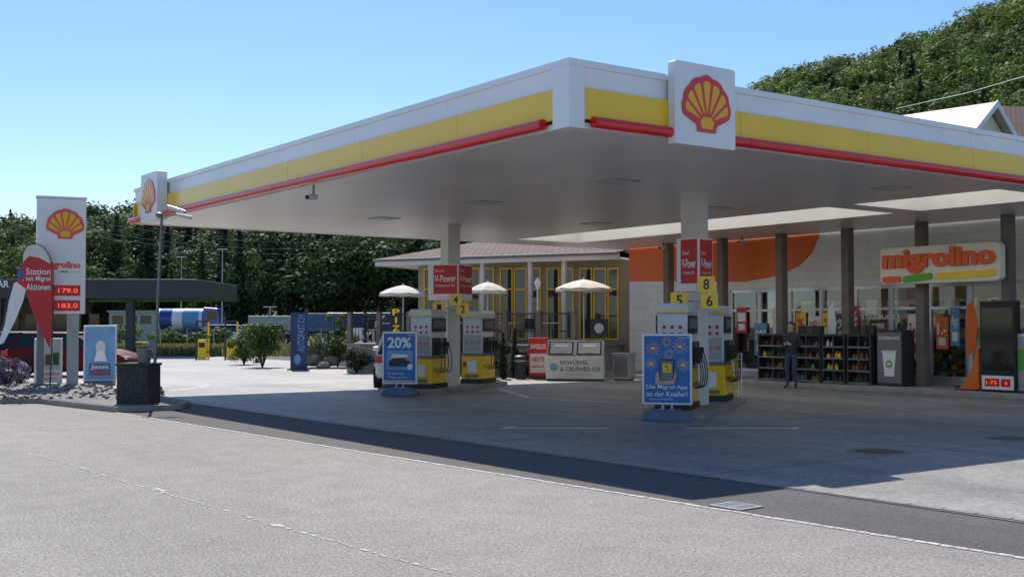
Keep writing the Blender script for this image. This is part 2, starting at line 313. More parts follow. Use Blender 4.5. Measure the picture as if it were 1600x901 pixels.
# ---------------------------------------------------------------- ground
struct(MB().flat([(-1500,-1500),(1500,-1500),(1500,1500),(-1500,1500)],-.06).build('ground','earth'))
def edge(x): return 7.8+(x+4.5)*.055
struct(MB().flat([(-90,-60),(90,-60),(90,edge(90)),(-90,edge(-90))],0).build('road','asph'))
struct(MB().flat([(-75,edge(-75)),(40,edge(40)),(40,60),(-75,60)],-.002).build('parking_lot','lot'))
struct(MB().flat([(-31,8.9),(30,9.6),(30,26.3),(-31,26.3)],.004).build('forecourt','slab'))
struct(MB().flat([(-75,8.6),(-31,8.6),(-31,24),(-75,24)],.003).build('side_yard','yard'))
m=MB(); x=-24.0
while x<12:
    L=random.uniform(.09,.13); y=edge(x)+random.uniform(-.006,.006); 
    if random.random()>.015: m.box(x,x+L,y-.03,y+.03,.0,.005+random.random()*.003,rz=.055)
    x+=L+.012
struct(m.build('kerb_line','cobble'))
m=MB(); x=-8.1
while x<14:
    L=random.uniform(.3,.5); m.box(x,x+L,9.2+(x+8)*.017,9.30+(x+8)*.017,0,.012,rz=.017); x+=L+.02
struct(m.build('gutter_line','kerb'))
t=thing('drain_grate','small pale square drain grate between the road and the forecourt edge','drain grate',G(1150,791),.055)
t.scale=(.78,.7,1)
m=MB(); m.box(-.24,.24,-.24,-.2,.001,.012).box(-.24,.24,.2,.24,.001,.012).box(-.24,-.2,-.2,.2,.001,.012).box(.2,.24,-.2,.2,.001,.012); m.build('frame','lgrey',t)
m=MB()
for i in range(6): m.box(-.2,.2,-.19+i*.067,-.16+i*.067,.001,.010)
m.box(-.02,.02,-.2,.2,.001,.0085); m.build('bars','lgrey',t); MB().box(-.2,.2,-.2,.2,.0005,.002).build('pit','dark',t)
def strip(m,a,b,w,z=.006):
    a=Vector(a[:2]);b=Vector(b[:2]); t=(b-a).normalized(); n=Vector((-t.y,t.x))*w/2
    m.add([(*(a-n),z),(*(b-n),z),(*(b+n),z),(*(a+n),z)],[(0,1,2,3)])
m=MB()
strip(m,G(790,669),G(950,669.5),.13,.008); strip(m,G(1072,669.5),G(1245,669),.13,.008); strip(m,G(785,670),G(802,667),.12,.009); strip(m,G(1238,671),G(1246,668),.12,.009)
for a,b in (((240,604),(312,603)),((262,611),(330,603)),((380,606),(470,608)),((470,608),(560,611)),((590,640),(700,640)),((700,590),(990,596)),((560,598),(740,604)),((780,608),(830,622)),((830,622),(960,628)),((900,618),(985,622))): strip(m,G(*a),G(*b),.12,.008)
struct(m.build('bay_markings','mark'))
m=MB(); a=G(40,706); b=G(690,895); dv=(b-a); L=dv.length; s_=0
t=dv.normalized(); off=0
while s_<L:
    l=random.uniform(.02,.12); off+=random.uniform(-.012,.012); off*=.95
    if random.random()>.3: strip(m,a+t*s_+Vector((off,off,0)),a+t*(s_+l)+Vector((off+random.uniform(-.01,.01),off,0)),random.uniform(.012,.045),.004)
    s_+=l+random.uniform(.0,.05)
p=G(432,820); m.flat([(p.x-.09,p.y-.04),(p.x+.06,p.y-.05),(p.x+.09,p.y+.03),(p.x-.02,p.y+.05)],.005)
p=G(250,765); m.flat([(p.x-.2,p.y-.02),(p.x+.16,p.y-.03),(p.x+.14,p.y+.02),(p.x-.12,p.y+.03)],.005)
struct(m.build('road_marking','oldmark'))
for i,(u,v,l) in enumerate(((1372,706,'round iron manhole cover nearer the middle of the concrete forecourt'),(1582,686,'round iron manhole cover at the far right of the forecourt'))):
    p=G(u,v); t=thing('manhole_cover',l,'manhole cover',p); MB().lathe([(0,.012),(.3,.012),(.31,.01),(.31,.004)],28).build('lid','dark',t); MB().lathe([(.325,.005),(.325,.014),(.4,.014),(.41,.005)],28).build('rim','kerb',t)
struct(MB().box(-33,20,24.4,31.0,0,.14).build('pavement','conc',bev=.02))
# hill
LX=[-500,-150,-133,-110,-98,-60,-30,0,40,67,100,133,200,400,600]; HZ=[10,13,14,17,19,20,22,25,36,49,58,70,84,105,110]
def hz(l,d):
    s=min(1,max(0,(d-130)/165)); s=s*s*(3-2*s); return float(np.interp(l*300/max(d,200),LX,HZ))*s-.1
def ld(l,d,z=0): p=rgt*l+fwd*d; return (p.x,p.y,z)
vs=[];fs=[];nx,ny=60,30
for j in range(ny+1):
    for i in range(nx+1):
        l=-400+900*i/nx; d=110+500*j/ny; vs.append(ld(l,d,hz(l,d)+random.uniform(-.3,.3)))
for j in range(ny):
    for i in range(nx): a=j*(nx+1)+i; fs.append((a,a+1,a+nx+2,a+nx+1))
struct(MB().add(vs,fs).build('hill','earth',smooth=True))
# ---------------------------------------------------------------- vegetation
def quads(c,sx,sy,nrm):
    n=len(c); nrm=nrm/np.linalg.norm(nrm,axis=1)[:,None]; r=rng.normal(size=(n,3)); a=np.cross(nrm,r); a/=np.linalg.norm(a,axis=1)[:,None]; b=np.cross(nrm,a)
    a=a*sx[:,None]; b=b*sy[:,None]
    v=np.stack([c-a-b*.3,c-b,c+a+b*.2,c+b],1).reshape(-1,3); return v
def mesh_quads(v,m,name):
    n=len(v)//4; me=bpy.data.meshes.new(name); me.vertices.add(len(v)); me.vertices.foreach_set('co',v.ravel()); me.loops.add(n*4); me.loops.foreach_set('vertex_index',np.arange(n*4)); me.polygons.add(n)
    me.polygons.foreach_set('loop_start',np.arange(n)*4); me.polygons.foreach_set('loop_total',np.full(n,4)); me.materials.append(M[m]); me.update(calc_edges=True); me.validate(); return me
def conifer_v(h,Rr,L,br,per,leaf,base=.08,power=.9,droop=.3):
    c=[];nn=[];s=[]
    for i in range(L):
        f=(i+rng.random()*.6)/L; z=h*(base+(1-base)*f); r=Rr*max(.03,(1-f))**power*rng.uniform(.7,1.15)
        for k in range(max(5,int(br*(1-.5*f)))):
            a=rng.random()*6.283; rr=r*rng.uniform(.7,1.15)
            for q in range(per):
                t=(q+.3+.6*rng.random())/per
                c.append((math.cos(a)*rr*t,math.sin(a)*rr*t,z-rr*t*droop+rng.normal()*leaf*.4)); nn.append((math.cos(a)*.7+rng.normal()*.5,math.sin(a)*.7+rng.normal()*.5,.8)); s.append(leaf*(1.15-.4*t)*(1-.35*f))
    c=np.array(c);nn=np.array(nn);s=np.array(s); return quads(c,s,s*.7,nn)
def decid_v(h,Rr,ncl,per,leaf,base=.25,tight=.6):
    c=[];nn=[];ch=h*(1-base)/2; cz=h*base+ch
    for i in range(ncl):
        d=rng.normal(size=3); d/=np.linalg.norm(d); rad=rng.uniform(.35,.9); p=np.array([d[0]*Rr*rad,d[1]*Rr*rad,cz+d[2]*ch*rad]); rc=Rr*rng.uniform(.22,.42)
        e=rng.normal(size=(per,3)); e/=np.linalg.norm(e,axis=1)[:,None]; q=p+e*rc*rng.uniform(tight,1.1,size=(per,1))*np.array([1,1,.8]); c.append(q); nn.append(e+rng.normal(size=(per,3))*.3+np.array([0,0,.4]))
    c=np.concatenate(c);nn=np.concatenate(nn); s=leaf*rng.uniform(.6,1.3,len(c)); return quads(c,s,s*.75,nn)
CONV=[conifer_v(1,.25,34,14,4,.028,power=.66),conifer_v(1,.21,32,13,4,.027,power=.72),conifer_v(1,.28,34,14,5,.026,base=.12,power=.62)]
DECV=[decid_v(1,.42,24,105,.021,.1,.75),decid_v(1,.48,28,95,.022,.06,.75),decid_v(1,.36,20,105,.021,.06,.75)]
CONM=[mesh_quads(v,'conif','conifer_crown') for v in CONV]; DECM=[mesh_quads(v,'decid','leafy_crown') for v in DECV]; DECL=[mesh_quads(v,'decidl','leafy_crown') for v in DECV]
tm=MB().tube([(0,0,-.03),(0,0,.3),(.004,0,.9)],[.014,.011,.003]).build('trunk','bark'); TRM=tm.data; bpy.data.objects.remove(tm)
dm=MB().tube([(0,0,-.03),(.01,0,.2),(0,.01,.6)],[.022,.018,.006]); 
for a in range(5): dm.tube([(0,0,.2+a*.06),(.12*math.cos(a*2.4),.12*math.sin(a*2.4),.38+a*.07),(.22*math.cos(a*2.4),.22*math.sin(a*2.4),.5+a*.06)],[.011,.007,.003],5)
dm=dm.build('trunk','bark'); DTM=dm.data; bpy.data.objects.remove(dm)
def tree(kind,pos,h,wd,label,group,shade=False):
    t=thing('conifer_tree' if kind=='c' else 'leafy_tree',label,'tree',pos,random.random()*6.28,group)
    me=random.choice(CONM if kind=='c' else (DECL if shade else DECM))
    for nm,mm in (('crown',me),('trunk',TRM if kind=='c' else DTM)):
        o=bpy.data.objects.new(nm,mm); C.objects.link(o); o.parent=t; o.scale=(h*wd,h*wd,h)
    return t
def forest(items,name,label,m):
    vs=[]
    for kind,pos,h,wd in items:
        v=random.choice(CONV if kind=='c' else DECV); a=random.random()*6.28; c,q=math.cos(a),math.sin(a)
        w_=np.empty_like(v); w_[:,0]=(v[:,0]*c-v[:,1]*q)*h*wd+pos[0]; w_[:,1]=(v[:,0]*q+v[:,1]*c)*h*wd+pos[1]; w_[:,2]=v[:,2]*h+pos[2]; vs.append(w_)
    me=mesh_quads(np.concatenate(vs),m,name); o=bpy.data.objects.new(name,me); C.objects.link(o); tag(o,label,'forest',kind='stuff')
for i in range(46):
    u=130+i*12.5+random.uniform(-8,8); d=random.uniform(150,172); l=(u-800)/1800*d; k='c' if random.random()<.5 else 'd'
    ht=random.uniform(9,17) if k=='c' else random.uniform(7,15)
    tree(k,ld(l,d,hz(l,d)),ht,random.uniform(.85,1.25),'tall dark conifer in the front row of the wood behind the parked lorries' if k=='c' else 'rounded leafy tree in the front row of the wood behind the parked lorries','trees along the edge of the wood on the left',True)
for i in range(12):
    u=-60+i*19+random.uniform(-8,8); d=random.uniform(150,180); l=(u-800)/1800*d
    tree('d' if i%4 else 'c',ld(l,d,hz(l,d)),random.uniform(9,14),random.uniform(.9,1.2),'bright green leafy tree behind the dark flat roof at far left' if i%4 else 'dark conifer behind the dark flat roof at far left','trees behind the flat roof at far left')
it=[];it2=[]
for i in range(330):
    u=random.uniform(-150,760); d=random.uniform(178,300); l=(u-800)/1800*d
    dec=random.random()<(.85 if u<215 else .45)
    (it2 if dec else it).append(('d' if dec else 'c',ld(l,d,hz(l,d)),random.uniform(9,16) if dec else random.uniform(10,16),random.uniform(.95,1.3)))
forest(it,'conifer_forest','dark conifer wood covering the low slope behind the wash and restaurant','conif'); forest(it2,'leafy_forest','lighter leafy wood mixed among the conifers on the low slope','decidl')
it=[];it2=[];nthing=0
cand=[]
for i in range(1500):
    d=random.uniform(190,335); l=random.uniform(40,240)*d/300
    z=hz(l,d)
    if (z+16-H)/d*1800>300: cand.append((l,d,z))
cand.sort(key=lambda q:q[1])
for l,d,z in cand:
    u=800+l/d*1800; con=random.random()<(.22 if 1250<u<1430 else .03)
    ht=random.uniform(11,16) if con else random.uniform(9,16)
    if nthing<110 and u<1620 and random.random()<.35:
        nthing+=1; tree('c' if con else 'd',ld(l,d,z),ht,random.uniform(.95,1.25),'dark pointed conifer rising from the hillside wood above the canopy' if con else 'rounded leafy tree of the hillside wood above the canopy','trees on the hillside at upper right')
    else: (it if con else it2).append(('c' if con else 'd',ld(l,d,z),ht,random.uniform(1.0,1.35)))
forest(it,'hillside_conifers','dark conifers filling the steep hillside at upper right','conif'); forest(it2,'hillside_wood','dense leafy wood filling the steep hillside at upper right','decid')
def bush(pos,h,r,label,leaf=.06,m='bush',ncl=26,per=70,name='bush',group=None,base=.0):
    t=thing(name,label,'bush',pos,0,group); me=mesh_quads(decid_v(h,r,ncl,per,leaf,base),m,'foliage'); o=bpy.data.objects.new('foliage',me); C.objects.link(o); o.parent=t
    b=MB()
    for i in range(6): a=i*1.05; b.tube([(0,0,0),(r*.3*math.cos(a),r*.3*math.sin(a),h*.4),(r*.6*math.cos(a),r*.6*math.sin(a),h*.8)],[.03,.02,.008],5)
    b.build('stems','bark',t); return t
bush(G(410,574),2.25,1.0,'large round green bush beside the dark upright banner',.06,ncl=34,per=90)
bush(gd(382,50),1.6,.7,'smaller bush at the left side of the large round bush',.06)
bush(gd(528,47),2.6,.55,'tall thin light green shrub on the rockery',.06,ncl=18,per=60)
bush(gd(505,46),1.5,.9,'low spreading shrub over the rockery stones left of the tall shrub',.05)
bush(gd(548,46),1.5,.6,'dense shrub at the foot of the stair handrail',.05)
for k,(u,d,h,r) in enumerate(((260,92,1.7,1.6),(300,90,1.2,1.4),(340,94,1.6,1.5),(200,95,2.0,1.6))): bush(gd(u,d),h,r,['rough verge bush below the tanker tank','low verge bush left of the yellow vacuum posts','verge bush between the vacuum posts','verge bush behind the stone bin'][k],.13,'bush',16,50)
for k,u in enumerate((-10,12,32)): bush(gd(u,30.5+k*.5),[1.0,.9,.7][k],.5,['leftmost clump of flowering lavender at the left edge','middle clump of flowering lavender near the pylon','lavender clump nearest the pylon sign'][k],.03,'lav',16,60,'lavender_clump')
def thuja(pos,h,r,label,group):
    t=thing('thuja_shrub',label,'shrub',pos,0,group); v=conifer_v(h,r,34,16,3,.05,base=.0,power=.45,droop=-.5); o=bpy.data.objects.new('foliage',mesh_quads(v,'thuja','foliage')); C.objects.link(o); o.parent=t
    MB().cyl((0,0,0),(0,0,h*.8),.03).build('stem','bark',t)
for k,(u,v,tv) in enumerate(((766,592,512),(786,592,520),(804,590,513),(790,586,500),(832,588,530))):
    p=G(u,v); dd=p.dot(fwd); thuja(p,1.65+(510-tv)/1800*dd,.24,['slim conical evergreen before the terrace, leftmost','slim conical evergreen before the terrace, second from left','slim conical evergreen directly beside the litter bin','tallest slim evergreen standing behind the others','small evergreen behind the red poster'][k],'conical evergreens before the terrace')
thuja(gd(571,44),2.6,.25,'slim dark evergreen beside the stair handrail at the left of the pumps',None)
struct(MB().flat([tuple(G(u,v)[:2]) for u,v in ((100,560),(240,556),(600,556),(600,546),(240,540),(100,540))],.01).build('grass_verge','earth'))
g=[]
for i in range(12000):
    u=random.uniform(150,600); d=random.uniform(64,84); p=gd(u,d); h=random.uniform(.1,.55); a=random.random()*6.28; w_=.04
    g+= [(p.x-w_*math.cos(a),p.y-w_*math.sin(a),0),(p.x+w_*math.cos(a),p.y+w_*math.sin(a),0),(p.x+random.uniform(-.1,.1),p.y+random.uniform(-.1,.1),h),(p.x,p.y,h*.9)]
M['grass']=leaf_mat('dry_grass',(.1,.11,.03),(.42,.4,.15),.5)
o=bpy.data.objects.new('grass',mesh_quads(np.array(g),'grass','grass')); C.objects.link(o); tag(o,'dry yellow green grass on the verge before the parked lorries','grass',kind='stuff')
t=thing('wire_fence','thin grey wire fence along the grass verge before the lorries','fence',gd(230,86),CAMROT)
m=MB()
for k in range(12): x_=-5+k*2.0; MB().cyl((x_,0,0),(x_,0,1.5),.04,n=6).build('post','steel',t)
for z_ in (.3,.7,1.1,1.45): m.cyl((-5,0,z_),(17,0,z_),.012,n=4)
m.build('wires','steel',t)
# ---------------------------------------------------------------- canopy
X0,X1,Y0,Y1=-29.7,-11.8,9.45,26.25; ZB,ZT=4.3,5.19
cn=thing('station_canopy','large flat station canopy with white and yellow fascia and red tube over the pumps','canopy',(0,0,0))
m=MB()
e=.06
SX0,SX1,SY0,SY1=-28.3,-12.5,20.6,23.0
m.box(X0+e,X1-e,Y0+e,SY0,ZB,ZB+.04); m.box(X0+e,X1-e,SY1,Y1,ZB,ZB+.04); m.box(X0+e,SX0,SY0,SY1,ZB,ZB+.04); m.box(SX1,X1-e,SY0,SY1,ZB,ZB+.04); m.box(-16.6,-15.9,SY0,SY1,ZB,ZB+.04)
m.build('soffit','soffit',cn)
m=MB(); m.box(X0+e,X1-e,Y0+e,SY0,4.94,5.0); m.box(X0+e,X1-e,SY1,Y1,4.94,5.0); m.box(X0+e,SX0,SY0,SY1,4.94,5.0); m.box(SX1,X1-e,SY0,SY1,4.94,5.0); m.build('roof_deck','grey',cn)
m=MB()
for a,b in ((SX0,-16.6),(-15.9,SX1)):
    m.box(a,b,SY0-.03,SY0,ZB+.04,4.94); m.box(a,b,SY1,SY1+.03,ZB+.04,4.94); m.box(a-.03,a,SY0,SY1,ZB+.04,4.94); m.box(b,b+.03,SY0,SY1,ZB+.04,4.94)
m.build('skylight_recess','recess',cn)
m=MB(); m.box(SX0,-16.63,SY0,SY1,4.9,4.915); m.box(-15.87,SX1,SY0,SY1,4.9,4.915); m.build('skylight_sheet','lid',cn)
def runx(z0,z1,y0,y1,a,b,seg=2.98,gap=.006):
    m=MB(); x=a
    while x<b-.01: c=min(x+seg,b); m.box(x,c-gap,y0,y1,z0,z1); x=c
    return m
def runy(z0,z1,x0,x1,a,b,seg=2.98,gap=.006):
    m=MB(); y=a
    while y<b-.01: c=min(y+seg,b); m.box(x0,x1,y,c-gap,z0,z1); y=c
    return m
CF,CR=.3,.21
runx(4.82,5.10,Y0,Y0+.06,X0,X1-CF).build('fascia_band','fwhite',cn); runx(5.10,ZT,Y0-.035,Y0+.09,X0-.03,X1+.03,4.0).build('fascia_flashing','fwhite',cn)
runx(ZB-.02,4.36,Y0,Y0+.06,X0,X1).build('fascia_lip','fwhite',cn)
runx(4.4,4.82,Y0-.045,Y0+.05,X0+.35,X1-CF-.01).build('yellow_band','yellow',cn,bev=.006)
MB().box(X0,X1,Y0+.01,Y0+.05,4.36,4.4).build('fascia_shadow_gap','dark',cn)
m=MB(); x=X0-.1
while x<X1-.5: b=min(x+2.98,X1-.44); m.cyl((x,Y0-.1,4.36),(b-.012,Y0-.1,4.36),.075,n=14); x=b
m.build('red_tube','red',cn,smooth=True)
runy(4.82,5.10,X1-.06,X1,Y0+CR,Y1).build('fascia_band','fwhite',cn); runy(5.10,ZT-.001,X1-.09,X1+.035,Y0+.09,Y1,4.0).build('fascia_flashing','fwhite',cn); runy(ZB-.02,4.36,X1-.06,X1,Y0+.06,Y1).build('fascia_lip','fwhite',cn)
runy(4.4,4.82,X1-.05,X1+.045,Y0+CR+.01,Y1).build('yellow_band','yellow',cn,bev=.006)
MB().box(X1-.05,X1-.01,Y0+.06,Y1,4.36,4.4).build('fascia_shadow_gap','dark',cn)
m=MB(); y=Y0+.32
while y<Y1-.1: b=min(y+2.98,Y1); m.cyl((X1+.1,y,4.36),(X1+.1,b-.012,4.36),.075,n=14); y=b
m.build('red_tube','red',cn,smooth=True)
MB().box(X1-CF,X1+.06,Y0-.06,Y0+CR,ZB-.035,5.099).build('corner_panel','fwhite',cn,bev=.01)
m=MB(); m.box(X0,X0+.06,Y0+.06,Y1,ZB-.02,5.08).box(X0-.03,X0+.09,Y0+.09,Y1,5.08,ZT-.001).box(X0+.06,X1-.06,Y1-.06,Y1,ZB+.04,5.08); m.build('rear_fascia','fwhite',cn)
MB().box(X0-.045,X0+.0,Y0-.045,Y1,4.4,4.8).build('yellow_band','yellow',cn)
MB().cyl((X0-.1,Y0-.1,4.36),(X0-.1,Y1,4.36),.075).build('red_tube','red',cn,smooth=True)
for (cx,cy) in ((-16.3,16.2),(-25.2,16.2)):
    o=MB().box(cx-.19,cx+.19,cy-.19,cy+.19,.12,ZB).build('column','offw',cn,bev=.015); MB().box(cx-.21,cx+.21,cy-.21,cy+.21,4.24,4.297).build('column_collar','offw',o)
for (u,v) in ((755,316),(600,341),(965,283),(930,349),(1395,293),(1115,325)):
    p=PZ(u,v,ZB); o=MB().box(p.x-.3,p.x+.3,p.y-.3,p.y+.3,ZB-.018,ZB-.001).build('downlight','lgrey',cn); MB().box(p.x-.24,p.x+.24,p.y-.24,p.y+.24,ZB-.022,ZB-.0185).build('diffuser','offw',o)
def logo_sign(loc,rz,label,dep,hw=.6):
    t=thing('emblem_sign',label,'sign',loc,rz); MB().prism(rrect(-hw,hw,0,1.17,.04),-dep,.0).build('box','white',t,bev=.008)
    pecten(t,0,.6,.8,-dep-.002,.02); return t
logo_sign((X1+.05,11.77,4.2),R(90),'square white emblem sign on the right canopy fascia near the corner',.15)
logo_sign((-27.75,Y0-.05,4.2),0,'square white emblem sign at the far left end of the front fascia',.25)
def cctv(loc,rz,label):
    t=thing('security_camera',label,'camera',loc,rz)
    MB().cyl((0,0,0),(0,0,-.18),.02).build('bracket','grey',t); MB().cyl((-.05,.1,-.2),(.05,-.2,-.24),.06,n=12).build('housing','white',t,smooth=True); MB().cyl((.05,-.2,-.24),(.055,-.215,-.242),.045).build('lens','black',t)
cctv(PZ(490,290,ZB),.3,'small white camera hanging under the canopy near its front edge')
for u,v in ((1036,386),(1160,377)):
    x_,z_=PL(u,v,(0,25.2),0); cctv((x_,25.2,z_+.2),0,'small camera under the back of the canopy '+('left' if u<1100 else 'right')+' of the swoosh pillars')
# ---------------------------------------------------------------- pump islands
TH=math.atan2(.565,.825)
def bez(p0,p1,p2,p3,n=14):
    p0,p1,p2,p3=map(Vector,(p0,p1,p2,p3)); return [p0*(1-t)**3+p1*3*t*(1-t)**2+p2*3*t*t*(1-t)+p3*t**3 for t in [i/n for i in range(n+1)]]
def pump(loc,rz,label):
    t=thing('fuel_pump',label,'fuel pump',loc,rz,'fuel pumps under the canopy'); a,b=.31,.48
    MB().box(-a-.02,a+.02,-b-.02,b+.02,0,.12).build('plinth','dark',t)
    MB().box(-a,a,-b,b,.12,.74).build('lower_cabinet','yellow',t,bev=.02)
    MB().box(-a+.005,a-.005,-b+.005,b-.005,.74,.8).build('waist_band','grey',t)
    MB().box(-a+.02,a-.02,-b+.05,b-.05,.8,1.78).build('upper_cabinet','pumpw',t,bev=.03)
    MB().prism([(-a,1.78),(a,1.78),(a,1.9),(a-.06,1.96),(-a+.06,1.96),(-a,1.9)],-b,b).build('head','pumpw',t,bev=.01)
    rect(t,'head_stripe',-a+.03,a-.03,1.8,1.84,-b-.001,'yellow')
    rect(t,'side_panel',-a+.06,a-.06,.85,1.3,-b+.05,'lgrey'); text(t,'91 95 98',-a+.1,a-.1,1.05,1.14,-b+.045,'redp'); rect(t,'info_label',-.12,.14,.3,.6,-b-.001,'white'); rect(t,'warning_label',-.26,-.16,.45,.58,-b-.001,'redp')
    rect(t,'vent_panel',-.2,.2,.16,.24,-b-.001,'grey')
    for zz in (1.52,1.39):
        for k in range(3): MB().prism(circ(-.15+k*.15,zz,.036,n=12),-b+.042,-b+.049).build('round_symbol','redp',t)
    for sgn in (1,-1):
        mw=RZ(R(90*sgn))
        o=MB().box(-.42,.42,-a-.002,-a+.03,1.4,1.74).build('display','black',t,mw=mw); MB().box(-.34,.34,-a-.008,-a-.002,1.5,1.68).build('screen','grey',o,mw=mw)
        for k in range(4):
            y=-.33+k*.22
            o=MB().box(y-.08,y+.08,-a-.03,-a+.02,.82,1.25).build('nozzle_holster',['dark','dark','grey','dark'][k],t,mw=mw)
            MB().box(y-.03,y+.03,-a-.13,-a-.03,1.05,1.14).cyl((y,-a-.1,1.08),(y,-a-.07,.86),.018).build('nozzle',['black','dgreen','black','black'][k],o,mw=mw)
            MB().tube(bez((y,-a-.1,1.1),(y+.02,-a-.26,.75),(y,-a-.22,.15),(y+.03,-a-.0,.5)),.011).build('hose','black',t,mw=mw,smooth=True)
    return t
def poster_stand(loc,rz,label,kind):
    t=thing('poster_stand',label,'poster stand',loc,rz)
    MB().prism([(-.42,0),(.42,0),(.38,.13),(.2,.2),(-.2,.2),(-.38,.13)],-.2,.2).build('base','bbase',t,bev=.02)
    for x_ in (-.1,.06): MB().box(x_,x_+.04,-.02,.02,.2,.3).build('spring_post','steel',t)
    MB().box(-.44,.44,-.03,.02,.28,1.53).build('frame','alu',t,bev=.012)
    rect(t,'artwork',-.4,.4,.32,1.49,-.031,'blue')
    y=-.037
    if kind==1:
        text(t,'20%',-.3,.3,1.14,1.4,y-.004,'white',bold=.03)
        MB().box(-.33,.33,y-.003,y,.62,1.08).build('picture','lblue',t); MB().prism([(-.26,.7),(.26,.7),(.28,.82),(.16,.86),(.1,.97),(-.12,.97),(-.2,.86),(-.28,.82)],y-.006,y-.002).build('pictured_car','dark',t)
        MB().prism([(-.22,.9),(.2,.92),(.24,.98),(-.18,1.0)],y-.009,y-.0065).build('pictured_foam','white',t)
        text(t,'Car Wash Card,',-.3,.12,.5,.56,y-.004,'white',bold=.01); text(t,'Tanken, waschen',-.3,.2,.42,.47,y-.004,'white')
        rect(t,'footer',-.4,.4,.32,.38,y,'lgrey'); MB().prism(circ(.27,.7,.07),y-.012,y-.0095).build('round_badge','white',t)
    else:
        m=MB()
        for cx,cz,r in ((-.24,1.27,.12),(.23,1.3,.13),(.0,1.38,.09),(-.28,1.0,.1),(.28,.98,.11),(.04,1.17,.09)):
            for k in range(12):
                a=k*math.pi/6
                for r0,r1 in ((.45,.68),(.78,1.0)):
                    p0=Vector((cx+math.cos(a)*r*r0,0,cz+math.sin(a)*r*r0)); p1=Vector((cx+math.cos(a)*r*r1,0,cz+math.sin(a)*r*r1)); n=Vector((-math.sin(a),0,math.cos(a)))*.005
                    m.add([p0-n+Vector((0,y,0)),p1-n+Vector((0,y,0)),p1+n+Vector((0,y,0)),p0+n+Vector((0,y,0))],[(0,1,2,3)])
        m.build('firework_print','yellow',t)
        for cx,cz in ((-.24,1.27),(.23,1.3),(-.28,1.0),(.28,.98)): MB().prism(rrect(cx-.035,cx+.035,cz-.025,cz+.025,.01),y-.004,y-.001).build('yellow_icon','yellow',t)
        MB().prism(rrect(-.13,.13,.68,1.08,.03),y-.005,y).build('pictured_phone','black',t); MB().prism(rrect(-.11,.11,.72,1.05,.01),y-.008,y-.0055).build('phone_screen','grey',t)
        MB().prism(rrect(-.07,.08,.85,1.0,.01),y-.011,y-.0085).build('percent_tag','yellow',t); text(t,'%',-.04,.05,.87,.98,y-.013,'black')
        MB().prism([(-.2,.64),(.12,.64),(.17,.8),(.14,.9),(.12,.72),(-.12,.70),(-.15,.88),(-.2,.8)],y-.014,y-.012).build('pictured_hand','skin',t)
        text(t,'Die Migrol App',-.36,.36,.54,.635,y-.008,'white',bold=.01); text(t,'ist der Knaller!',-.36,.36,.43,.52,y-.008,'white',bold=.01); text(t,'Jetzt downloaden',-.3,.1,.36,.4,y-.008,'white')
    text(t,'migrol',.2,.38,1.43,1.475,y-.006,'white'); return t
def locI(cx,cy,x,y,z=.12):
    c,q=math.cos(TH),math.sin(TH); return (cx+x*c-y*q,cy+x*q+y*c,z)
for k,(cx,cy,nm,pb,px) in enumerate(((-16.3,16.2,'near',1.5,0.0),(-25.2,16.2,'far',1.75,-.2))):
    isl=thing('pump_island','raised concrete kerb island under the %s canopy column'%('nearer right' if k==0 else 'farther left'),'pump island',(cx,cy,0),TH)
    MB().hprism([(x_,y_) for x_,y_ in rrect(-.62,.62,-2.25,3.0,.45)],0,.12).build('kerb','kerb',isl,bev=.015)
    pump(locI(cx,cy,-.12,-1.15),TH,'white and yellow fuel pump directly behind the %s poster'%('fireworks' if k==0 else '20% car wash'))
    pump(locI(cx,cy,.1,pb),TH,'white and yellow fuel pump behind the %s canopy column'%('nearer right' if k==0 else 'farther left'))
    poster_stand(locI(cx,cy,px,-2.6,0),TH+.08,'blue poster stand with firework bursts and a phone' if k==0 else 'blue poster stand reading 20% with a pictured car',2 if k==0 else 1)
    if k==0: A=(.5,.55); rz=R(15)
    else: A=(.86,.87); rz=R(32)
    t=thing('fuel_grade_sign','red and white fuel grade sign box on the %s canopy column'%('nearer right' if k==0 else 'farther left'),'sign',(cx,cy,2.33),rz)
    zt=1.05 if k==0 else .92
    a=A[0]/2;b=A[1]/2
    MB().box(-a,a,-b,b,0,zt).build('box','white',t,bev=.01)
    def facep(mw,hw,off,wl=.05):
        rect(t,'red_face',-hw+wl,hw-.03,.16,zt-.03,-off-.001,'redp',mw=mw); text(t,'V-Power',-hw+wl+.03,hw-.06,.46,.64,-off-.007,'white',bold=.02,mw=mw); text(t,'Unleaded 98',-hw+wl+.06,hw-.1,.34,.4,-off-.007,'white',mw=mw)
        text(t,'Shell',-hw+wl+.04,-hw+wl+.04+hw*.6,.72,.79,-off-.007,'white',mw=mw)
    facep(None,a,b,.16 if k else .1); facep(RZ(R(90)),b,a); facep(RZ(R(-90)),b,a)
    if k==0: pl=(('8',1103,444,21.8,'highest','nearer'),('6',1108,470,21.8,'lower right','nearer'),('5',1061,469,22.0,'lower left','nearer'))
    else: pl=(('4',712,468,28.8,'highest','farther'),('2',723,483,29.1,'lower right','farther'),('1',686,481,29.1,'lower left','farther'))
    for ch,u,v,dd,ps,wh in pl:
        p=D(u,v,dd); t=thing('grade_plate','yellow plate numbered %s, %s of three on the %s canopy column'%(ch,ps,wh),'number plate',p,R(62))
        s_=.17 if k==0 else .16
        MB().box(-s_,s_,-.02,.02,-s_*.9,s_*.9).build('plate','yellow',t,bev=.004); text(t,ch,-s_*.35,s_*.35,-s_*.6,s_*.6,-.024,'black',bold=.02)
        q=Vector((cx,cy,p.z))-p; q=RZ(-R(62))@q; MB().cyl((0,.02,0),tuple(q),.015,n=6).build('arm','steel',t)
t=thing('wire_rack','white wire rack with green canisters behind the near pump','rack',G(1137,624),TH)
m=MB()
